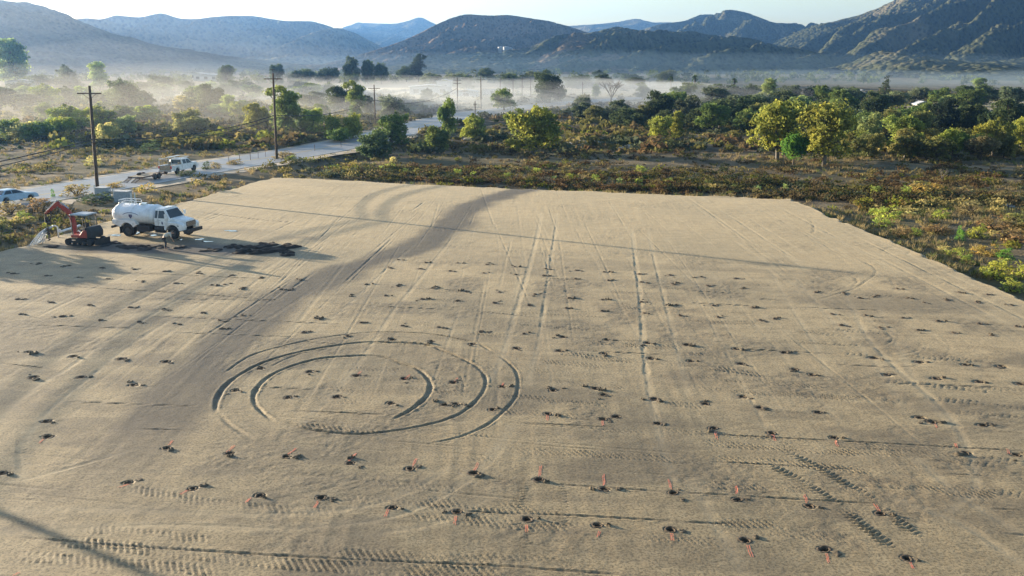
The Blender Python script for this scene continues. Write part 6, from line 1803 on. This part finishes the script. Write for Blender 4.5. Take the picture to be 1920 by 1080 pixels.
g = MB(); quad_panel(g, [(-0.40, -0.70, 1.02), (-0.40, 0.70, 1.02), (0.08, 0.56, 1.34), (0.08, -0.56, 1.34)], 0.015, nrm=(-0.6, 0, 0.7)); g.build('rear_window', M['glass'], rf)
g = MB(); quad_panel(g, [(2.16, -0.70, 0.99), (2.16, 0.70, 0.99), (1.42, 0.56, 1.35), (1.42, -0.56, 1.35)], 0.015, nrm=(0.5, 0, 0.8)); g.build('windshield', M['glass'], rf)
MB().box((-1.12, 0, 0.46), (0.12, 1.7, 0.16)).build('rear_bumper', M['chrome'], Sd, bevel=0.03)
MB().box((3.64, 0, 0.44), (0.12, 1.7, 0.16)).build('front_bumper', M['chrome'], Sd, bevel=0.03)

# ------------------------------------------------------------------ utility cabinets, marker, fence posts
for px, yb, w, lab in ((194, 372, 1.3, 'low grey utility cabinet at the foot of the nearest pole'), (232, 379, 1.5, 'grey utility cabinet standing alone right of the nearest pole')):
    x, y = G(px, yb, -0.2)
    cbn = thing('utility_cabinet', lab, 'cabinet', (x, y, gz(x, y)), R(-12), 'utility cabinets by the road')
    MB().box((0, 0, 0.03), (w + 0.2, 1.1, 0.16)).build('plinth', M['rock'], cbn)
    bx = MB().box((0, 0, 0.62), (w, 0.9, 1.02)).build('housing', M['cabinet'], cbn, bevel=0.02)
    MB().box((0, 0, 1.16), (w + 0.1, 1.0, 0.07)).build('lid', M['wall'], cbn, bevel=0.015)
    for s in (-1, 1): MB().box((s * w * 0.245, -0.455, 0.62), (w * 0.46, 0.02, 0.9)).build('door', M['cabinet'], bx, bevel=0.008)
    for s in (-1, 1):
        MB().tube([(w * 0.5 + 0.35, s * 0.3, -0.1), (w * 0.5 + 0.35, s * 0.3, 1.0)], 0.07, 8).build('bollard', M['hi_vis'], cbn)
x, y = G(179, 366, -0.2)
tag(MB().box((0, 0, 0.55), (0.14, 0.1, 1.3)).box((0, 0, 1.22), (0.15, 0.11, 0.08)).build('marker_post', M['hi_vis'], bevel=0.01), 'white marker post leaning against the nearest pole', 'post')
bpy.data.objects['marker_post'].location = (x, y, gz(x, y) - 0.1)
posts = [(470, 300), (484, 297), (498, 294), (590, 283), (450, 304), (430, 307), (640, 276)]
posts.sort()
for i, (px, yb) in enumerate(posts):
    x, y = G(px, yb, -0.2)
    o = MB().box((0, 0, 0.55), (0.05, 0.03, 1.3)).box((0, 0.03, 0.55), (0.015, 0.05, 1.3)).build('fence_post', M['rust'])
    o.location = (x, y, gz(x, y) - 0.15); o.rotation_euler = (0, R(3 * ((i % 3) - 1)), i)
    tag(o, 'thin steel fence post along the road near the second pole, %s from the left' % ordinal(i + 1), 'post', 'thin fence posts by the road')

# ------------------------------------------------------------------ mud heaps, puddles
M['mud'] = mat_plain('wet_mud', (0.020, 0.014, 0.009), 0.97, var=0.35, scale=4, bump=0.8)
def clod_mesh(seed, mat, n=10, spread=0.32):
    rg_ = np.random.default_rng(seed)
    N_ = 15
    xs = np.linspace(-0.5, 0.5, N_)
    X, Y = np.meshgrid(xs, xs)
    Z = np.zeros_like(X)
    for k in range(n):
        cx, cy = rg_.normal(0, spread * 0.5, 2); r_ = rg_.uniform(0.08, 0.22)
        Z = np.maximum(Z, rg_.uniform(0.4, 1.0) * np.clip(1 - ((X - cx) ** 2 + (Y - cy) ** 2) / (r_ * r_), 0, 1) ** 0.6)
    Z += rg_.normal(0, 0.05, Z.shape) * (Z > 0.05)
    edge = np.minimum.reduce([X + 0.5, 0.5 - X, Y + 0.5, 0.5 - Y])
    Z = np.where(Z > 0.04, Z, -0.25)
    Z = np.where(edge < 0.02, -0.25, Z)
    me, _ = grid_mesh('clods', xs, xs, Z, smooth=False)
    me.materials.append(mat)
    return me
MUDM = [clod_mesh(1200 + k, M['mud'], 14, 0.5) for k in range(4)]
MUD = [(205, 458, 2.2, 0.25), (245, 462, 2.6, 0.3), (285, 466, 2.4, 0.25), (338, 464, 1.6, 0.22), (395, 470, 1.8, 0.22), (440, 462, 2.0, 0.28), (465, 474, 2.6, 0.42), (500, 458, 2.0, 0.22), (522, 468, 3.0, 0.42), (540, 463, 2.2, 0.35), (535, 476, 2.0, 0.25), (480, 464, 2.4, 0.3), (100, 462, 1.6, 0.15)]
MUD.sort()
for i, (px, py, w, h) in enumerate(MUD):
    x, y = G(px, py)
    o = mesh_obj('mud_heap', MUDM[i % 4], None); o.location = (x, y, 0.0); o.scale = (w, w * 0.75, h * 0.62); o.rotation_euler = (0, 0, i * 1.3)
    tag(o, 'dark wet mud heap by the water truck, %s from the left' % ordinal(i + 1), 'mud heap', 'mud heaps by the water truck')
def mat_puddle():
    m, nt, b = mat_new('puddle_water')
    b.inputs['Base Color'].default_value = (0.03, 0.03, 0.03, 1); b.inputs['Roughness'].default_value = 0.04
    return m
M['puddle'] = mat_puddle()
PUD = [(152, 434, 1.0, 0.2), (216, 441, 1.1, 0.25), (257, 437, 0.5, 0.3), (284, 442, 0.9, 0.2), (337, 450, 0.35, 0.15), (374, 449, 0.7, 0.2), (388, 453, 0.8, 0.15), (434, 433, 1.0, 0.2), (52, 448, 1.6, 0.2)]
PUD.sort()
for i, (px, py, w, d) in enumerate(PUD):
    x, y = G(px, py)
    n = 28; rp = np.random.default_rng(60 + i)
    ph = rp.uniform(0, 6.28, 4)
    V = [(0, 0, 0)]
    for k in range(n):
        a = 2 * math.pi * k / n
        r_ = 0.5 * (1 + 0.28 * math.sin(2 * a + ph[0]) + 0.22 * math.sin(3 * a + ph[1]) + 0.12 * math.sin(5 * a + ph[2]))
        V.append((math.cos(a) * r_ * w, math.sin(a) * r_ * d * 3.0, 0))
    o = mesh_obj('puddle', mesh_np('puddle', np.array(V), None, np.array([(0, 1 + k, 1 + (k + 1) % n) for k in range(n)])), M['puddle'])
    ix = int(np.clip(np.searchsorted(fxs, x), 1, len(fxs) - 2)); iy = int(np.clip(np.searchsorted(fys, y), 1, len(fys) - 2))
    o.location = (x, y, float(Hf[iy - 1:iy + 2, ix - 1:ix + 2].max()) + 0.015)
    tag(o, 'shallow shining puddle on the dirt near the water truck, %s from the left' % ordinal(i + 1), 'puddle', 'puddles near the water truck')

# ------------------------------------------------------------------ dug holes with their spoil
M['spoil'] = mat_plain('damp_spoil', (0.10, 0.077, 0.048), 0.9, var=0.35, scale=7, bump=0.6)
M['pit'] = mat_plain('damp_pit', (0.085, 0.062, 0.04), 0.95, var=0.3, scale=9, bump=0.4)
def pit_mesh(seed, deep):
    rg_ = np.random.default_rng(seed)
    n = 18; rings = []
    ph = rg_.uniform(0, 6.28, 3)
    prof = ([(0.30, -0.03), (0.23, 0.004), (0.18, 0.010), (0.145, 0.004), (0.135, -0.12), (0.125, -0.40), (0.06, -0.43)] if deep else
            [(0.32, -0.02), (0.22, 0.03), (0.17, 0.03), (0.13, 0.012), (0.10, 0.004), (0.06, 0.003), (0.03, 0.003)])
    mb = MB()
    for r_, z in prof:
        rings.append([(math.cos(a) * r_ * (1 + 0.16 * math.sin(2 * a + ph[0]) + 0.1 * math.sin(3 * a + ph[1])), math.sin(a) * r_ * (1 + 0.16 * math.sin(2 * a + ph[0])), z + (rg_.normal(0, 0.010) if z > 0 else 0)) for a in np.linspace(0, 2 * math.pi, n + 1)[:-1]])
    mb.loft(rings, closed=False)
    b0 = len(mb.v); mb.f.append(tuple(range(b0 - n, b0)))
    return mb.mesh('pit', M['pit'], True)
PITD = [pit_mesh(k, True) for k in range(4)]; PITS = [pit_mesh(10 + k, False) for k in range(4)]
SPM = [clod_mesh(1300 + k, M['spoil'], 9, 0.36) for k in range(6)]
def field_z(x, y, r_=0.15):
    ix0, ix1 = np.searchsorted(fxs, [x - r_, x + r_]); iy0, iy1 = np.searchsorted(fys, [y - r_, y + r_])
    return float(Hf[iy0:max(iy1, iy0 + 1), ix0:max(ix1, ix0 + 1)].max())
acr = [(-x * ROWV[1] + y * ROWV[0]) for x, y in HOLE_XY]
order = sorted(range(len(HOLE_XY)), key=lambda i: acr[i])
rows = []; last = None
for i in order:
    if last is None or acr[i] - last > 0.9 or acr[i] - acr[rows[-1][0]] > 2.2:
        rows.append([])
    rows[-1].append(i); last = acr[i]
rh = random.Random(12)
RN = {0: 'nearest row', 1: 'second nearest row'}
for ri, row in enumerate(rows):
    row.sort(key=lambda i: HOLE_XY[i][0])
    for ci, i in enumerate(row):
        x, y = HOLE_XY[i]
        rown = RN.get(ri, '%s row from the camera' % ordinal(ri + 1))
        where = ('only hole of the %s' % rown) if len(row) == 1 else '%s from the left in the %s' % (ordinal(ci + 1), rown)
        t = thing('post_hole', 'dug hole with spoil, ' + where, 'hole', (x, y, 0.0), rh.uniform(-0.4, 0.4), 'dug holes in the dirt field')
        near = y < 46
        base = 0.0 if near else field_z(x, y)
        o = mesh_obj('pit', rh.choice(PITD if near else PITS), None, t); o.location = (0, 0, base); s = rh.uniform(0.6, 1.0) if near else rh.uniform(0.35, 0.7); o.scale = (s, s, 1)
        o.rotation_euler = (0, 0, rh.uniform(0, 6.28))
        a = rh.gauss(-0.25, 0.5) if rh.random() < 0.75 else rh.uniform(0, 6.28)
        d = rh.uniform(0.26, 0.44)
        sx, sy_ = x + math.cos(a) * d, y + math.sin(a) * d
        m = mesh_obj('spoil_mound', rh.choice(SPM), None, t)
        m.location = (math.cos(a) * d, math.sin(a) * d, field_z(sx, sy_) - 0.01)
        w = rh.uniform(0.16, 0.46); m.scale = (w * rh.uniform(0.8, 1.6), w, rh.uniform(0.03, 0.11)); m.rotation_euler = (0, 0, rh.uniform(0, 6.28))
        # mound positions are relative to the turned parent
        v = Matrix.Rotation(-t.rotation_euler[2], 3, 'Z') @ Vector(m.location); m.location = v
        if rh.random() < 0.3:
            m = mesh_obj('spoil_mound', rh.choice(SPM), None, t)
            a2 = a + rh.choice((-1, 1)) * rh.uniform(1.2, 3.0); d2 = rh.uniform(0.4, 0.6)
            m.location = (math.cos(a2) * d2, math.sin(a2) * d2, field_z(x + math.cos(a2) * d2, y + math.sin(a2) * d2) - 0.01); w = rh.uniform(0.15, 0.35); m.scale = (w, w, rh.uniform(0.03, 0.07))

# ------------------------------------------------------------------ orange paint strokes
def mat_paint():
    m, nt, b = mat_new('orange_spray')
    N = nt.nodes; L = nt.links
    geo = N.new('ShaderNodeNewGeometry'); n = N.new('ShaderNodeTexNoise'); n.inputs['Scale'].default_value = 22; n.inputs['Detail'].default_value = 5
    L.new(geo.outputs['Position'], n.inputs['Vector'])
    r = N.new('ShaderNodeValToRGB'); e = r.color_ramp.elements
    e[0].position = 0.36; e[0].color = (0.38, 0.29, 0.20, 1); e[1].position = 0.58; e[1].color = (0.74, 0.14, 0.075, 1)
    L.new(n.outputs['Fac'], r.inputs['Fac']); L.new(r.outputs[0], b.inputs['Base Color']); b.inputs['Roughness'].default_value = 0.8
    return m
M['paint'] = mat_paint()
MARKS = [('nearest row', [(246, 906, 221, 915), (352, 919, 336, 929), (469, 933, 461, 943), (597, 939, 590, 952), (728, 955, 722, 970), (854, 968, 852, 984), (988, 982, 988, 1000), (1124, 993, 1121, 1007), (1259, 1000, 1262, 1016), (1402, 1022, 1410, 1044), (1549, 1038, 1555, 1056), (1705, 1052, 1713, 1066)]),
         ('second nearest row', [(317, 834, 323, 826), (426, 848, 441, 834), (541, 852, 555, 841), (653, 866, 668, 850), (772, 875, 782, 858), (889, 884, 897, 867), (1011, 896, 1014, 871), (1133, 911, 1131, 888), (1258, 918, 1253, 896), (1382, 928, 1380, 911), (1514, 943, 1507, 925), (1650, 960, 1640, 945)]),
         ('third nearest row', [(1027, 776, 1025, 790), (1130, 786, 1130, 800), (1340, 806, 1344, 824), (1449, 815, 1454, 828), (1565, 826, 1571, 838), (1794, 840, 1791, 832), (1892, 852, 1889, 842), (1752, 793, 1757, 803)]),
         ('row inside the rut ring', [(670, 703, 677, 696), (760, 710, 768, 703), (852, 716, 857, 708), (941, 724, 944, 718)]),
         ('bottom left corner', [(26, 1080, 37, 1073), (83, 822, 74, 831)])]
pr_ = random.Random(40)
def drape(x, y):
    ix = int(np.clip(np.searchsorted(fxs, x), 1, len(fxs) - 2)); iy = int(np.clip(np.searchsorted(fys, y), 1, len(fys) - 2))
    return float(Hf[iy - 1:iy + 2, ix - 1:ix + 2].max()) + 0.006
for rname, ms in MARKS:
    for i, (xa, ya, xb, yb) in enumerate(ms):
        a = np.array(G(xa, ya)); b_ = np.array(G(xb, yb))
        d = b_ - a; L_ = np.linalg.norm(d); d /= L_; nrm = np.array([-d[1], d[0]])
        V = []; Q = []
        n = max(6, int(L_ / 0.07))
        for strip in range(2):
            o0 = (strip - 0.5) * 0.055 + pr_.uniform(-0.01, 0.01); b0 = len(V)
            s0 = int(pr_.uniform(0, 0.25) * n); s1 = n - int(pr_.uniform(0, 0.25) * n)
            for k in range(s0, s1 + 1):
                q = a + d * L_ * k / n; off = o0 + 0.006 * math.sin(k * 0.9 + strip)
                w = 0.015 * pr_.uniform(0.5, 1.3)
                for s in (-1, 1):
                    pnt = q + nrm * (off + s * w); V.append((pnt[0], pnt[1], drape(pnt[0], pnt[1])))
            for k in range(s1 - s0): Q.append((b0 + 2 * k, b0 + 2 * k + 1, b0 + 2 * k + 3, b0 + 2 * k + 2))
        V = np.array(V); org = np.array([a[0], a[1], 0])
        o = mesh_obj('paint_mark', mesh_np('paint_mark', V - org, np.array(Q)), M['paint']); o.location = org
        wh = 'orange sprayed paint stroke in the bottom left of the dirt field, %s' % ('lowest one' if i == 0 else 'upper one') if rname.startswith('bottom') else 'orange paint stroke on dirt, %s from the left in the %s' % (ordinal(i + 1), rname if 'row' in rname else rname)
        tag(o, wh, 'paint mark', 'orange paint strokes')

# ------------------------------------------------------------------ far buildings and tanks
def shed(px, yb, w, d, h, label, roof='roof', rot=0.0, pitch=0.8, y_=None, z=-0.6):
    x, y = G(px, yb)
    t = thing('shed', label, 'building', (x, y, z), rot, 'far buildings in the mist')
    wl = MB().box((0, 0, h / 2), (w, d, h)).build('wall', M['wall'], t)
    MB().prism([(-w / 2 - 0.4, h), (0, h + pitch), (w / 2 + 0.4, h), (w / 2 + 0.4, h - 0.15), (0, h + pitch - 0.15), (-w / 2 - 0.4, h - 0.15)], -d / 2 - 0.4, d / 2 + 0.4).build('roof', M[roof], t)
    n = max(1, int(w / 5))
    for k in range(n):
        xx = -w / 2 + (k + 0.5) * w / n
        MB().box((xx, -d / 2 - 0.03, h * 0.5), (min(2.2, w / n * 0.5), 0.06, h * 0.45)).build('window', M['glass'], wl)
shed(805, 176, 16, 9, 3.6, 'long low white shed with pale roof in the far mist, left of the far poles', rot=0.1)
shed(834, 175, 6, 7, 5.6, 'taller white shed at the right end of the long low shed')
shed(876, 180, 8, 6, 2.4, 'small white shed right of the double crossarm pole', rot=-0.1)
shed(925, 176, 9, 7, 2.6, 'pale low building below the small far poles', 'tan_roof')
shed(48, 168, 14, 9, 4.5, 'low white-roofed barn hidden among the hazy trees at far left')
shed(390, 150, 16, 9, 4.0, 'pale house at the foot of the blue range')
shed(372, 147, 12, 9, 4.0, 'pale house left of another at the foot of the blue range')
shed(1613, 181, 5, 4, 2.4, 'small white building in the mist below the mountain')
shed(1726, 207, 3.4, 3, 2.4, 'tiny white hut between the trees at the right')
shed(610, 172, 12, 6, 2.2, 'faint white building in mist behind the pepper tree')
M['tank_grey'] = mat_plain('tank_grey', (0.24, 0.25, 0.25), 0.6)
for i, (px, r_, h) in enumerate(((939, 4.2, 7.5), (949, 4.2, 7.5), (957, 3.2, 6.0))):
    D = 1345.0
    x, z = ridge_point(px, 95.5, D)
    t = thing('water_tank', '%s of the three pale water tanks on the ridge' % ('leftmost', 'middle', 'rightmost, smallest')[i] if i < 2 else 'smallest, rightmost of the three pale water tanks on the ridge', 'water tank', (x, D - (0, 12, 4)[i], z - 4), 0, 'water tanks on the ridge')
    MB().cyl((0, 0, 0), (0, 0, h + 2), r_, n=28).build('shell', M['tank_grey'], t, smooth=False)
    MB().tube([(0, 0, h + 2.01), (0, 0, h + 2.6)], [r_ * 1.02, 0.2], 28).build('roof', M['roof'], t)

# ------------------------------------------------------------------ air
def mat_volume(name, col, dens, aniso):
    m = bpy.data.materials.new(name); m.use_nodes = True
    nt = m.node_tree; nt.nodes.remove(nt.nodes['Principled BSDF'])
    v = nt.nodes.new('ShaderNodeVolumePrincipled')
    v.inputs['Color'].default_value = (*col, 1); v.inputs['Density'].default_value = dens; v.inputs['Anisotropy'].default_value = aniso
    nt.links.new(v.outputs[0], nt.nodes['Material Output'].inputs['Volume'])
    return m
top = max(max(HILL_TOP), CAM_H) + 40
hz = MB().box((150, 2550, (top - 8) / 2), (4100, 5500, top + 8))
o = hz.build('haze', mat_volume('haze_air', (0.20, 0.46, 1.0), 0.00012, 0.5))
tag(o, 'thin blue morning haze filling the valley', None, None, 'stuff')
def mist(cx, cy, rx, ry, zc, h, dens, rot, label, col=(0.82, 0.89, 0.97)):
    rings = []; n = 28
    rgm = np.random.default_rng(int(abs(cx) + cy)); ph = rgm.uniform(0, 6.28, 6)
    for i in range(1, 12):
        th = math.pi * i / 12
        ring = []
        for a in np.linspace(0, 2 * math.pi, n + 1)[:-1]:
            w = 1 + 0.16 * math.sin(3 * a + ph[0]) + 0.12 * math.sin(5 * a + ph[1] + th) + 0.08 * math.sin(9 * a + ph[2])
            hh = 1 + 0.25 * math.sin(4 * a + ph[3]) * math.sin(th) + 0.2 * math.sin(7 * a + ph[4] + 3 * th)
            ring.append((math.sin(th) * math.cos(a) * rx * w, math.sin(th) * math.sin(a) * ry * w, -math.cos(th) * h * hh))
        rings.append(ring)
    o = MB().loft(rings).build('mist_bank', mat_volume('mist_air', col, dens, 0.25), smooth=True)
    o.location = (cx, cy, zc); o.rotation_euler = (0, 0, rot)
    tag(o, label, None, None, 'stuff')
MISTM = {}
mist(-10, 330, 110, 80, 1.0, 6.5, 0.0055, 0.2, 'bright bank of ground mist over the pale meadow')
mist(-170, 330, 130, 120, 1.0, 11.0, 0.0008, -0.2, 'bright bank of ground mist among the trees at the left', (0.9, 0.92, 0.92))
mist(-330, 620, 260, 160, 4.0, 22.0, 0.00035, 0.1, 'deep mist below the left hill', (0.8, 0.88, 1.0))
mist(-640, 860, 430, 330, 20.0, 110.0, 0.00016, 0.3, 'sunlit veil of mist in front of the left hill', (0.9, 0.92, 0.9))
mist(40, 300, 70, 45, 0.5, 6.0, 0.0022, 0.4, 'thin mist round the bare tree')
mist(230, 520, 240, 90, 2.0, 6.0, 0.0014, -0.1, 'long flat mist layer below the right mountain', (0.6, 0.8, 1.0))
mist(120, 820, 420, 140, 8.0, 12.0, 0.0003, 0.05, 'blue mist layer below the dark ridge', (0.45, 0.7, 1.0))
mist(-20, 245, 45, 30, 0.0, 5.0, 0.0036, 0.5, 'low mist drifting over the road')
mist(-85, 205, 60, 45, 1.0, 9.0, 0.0022, -0.3, 'thin golden mist among the willows across the road', (0.9, 0.9, 0.85))
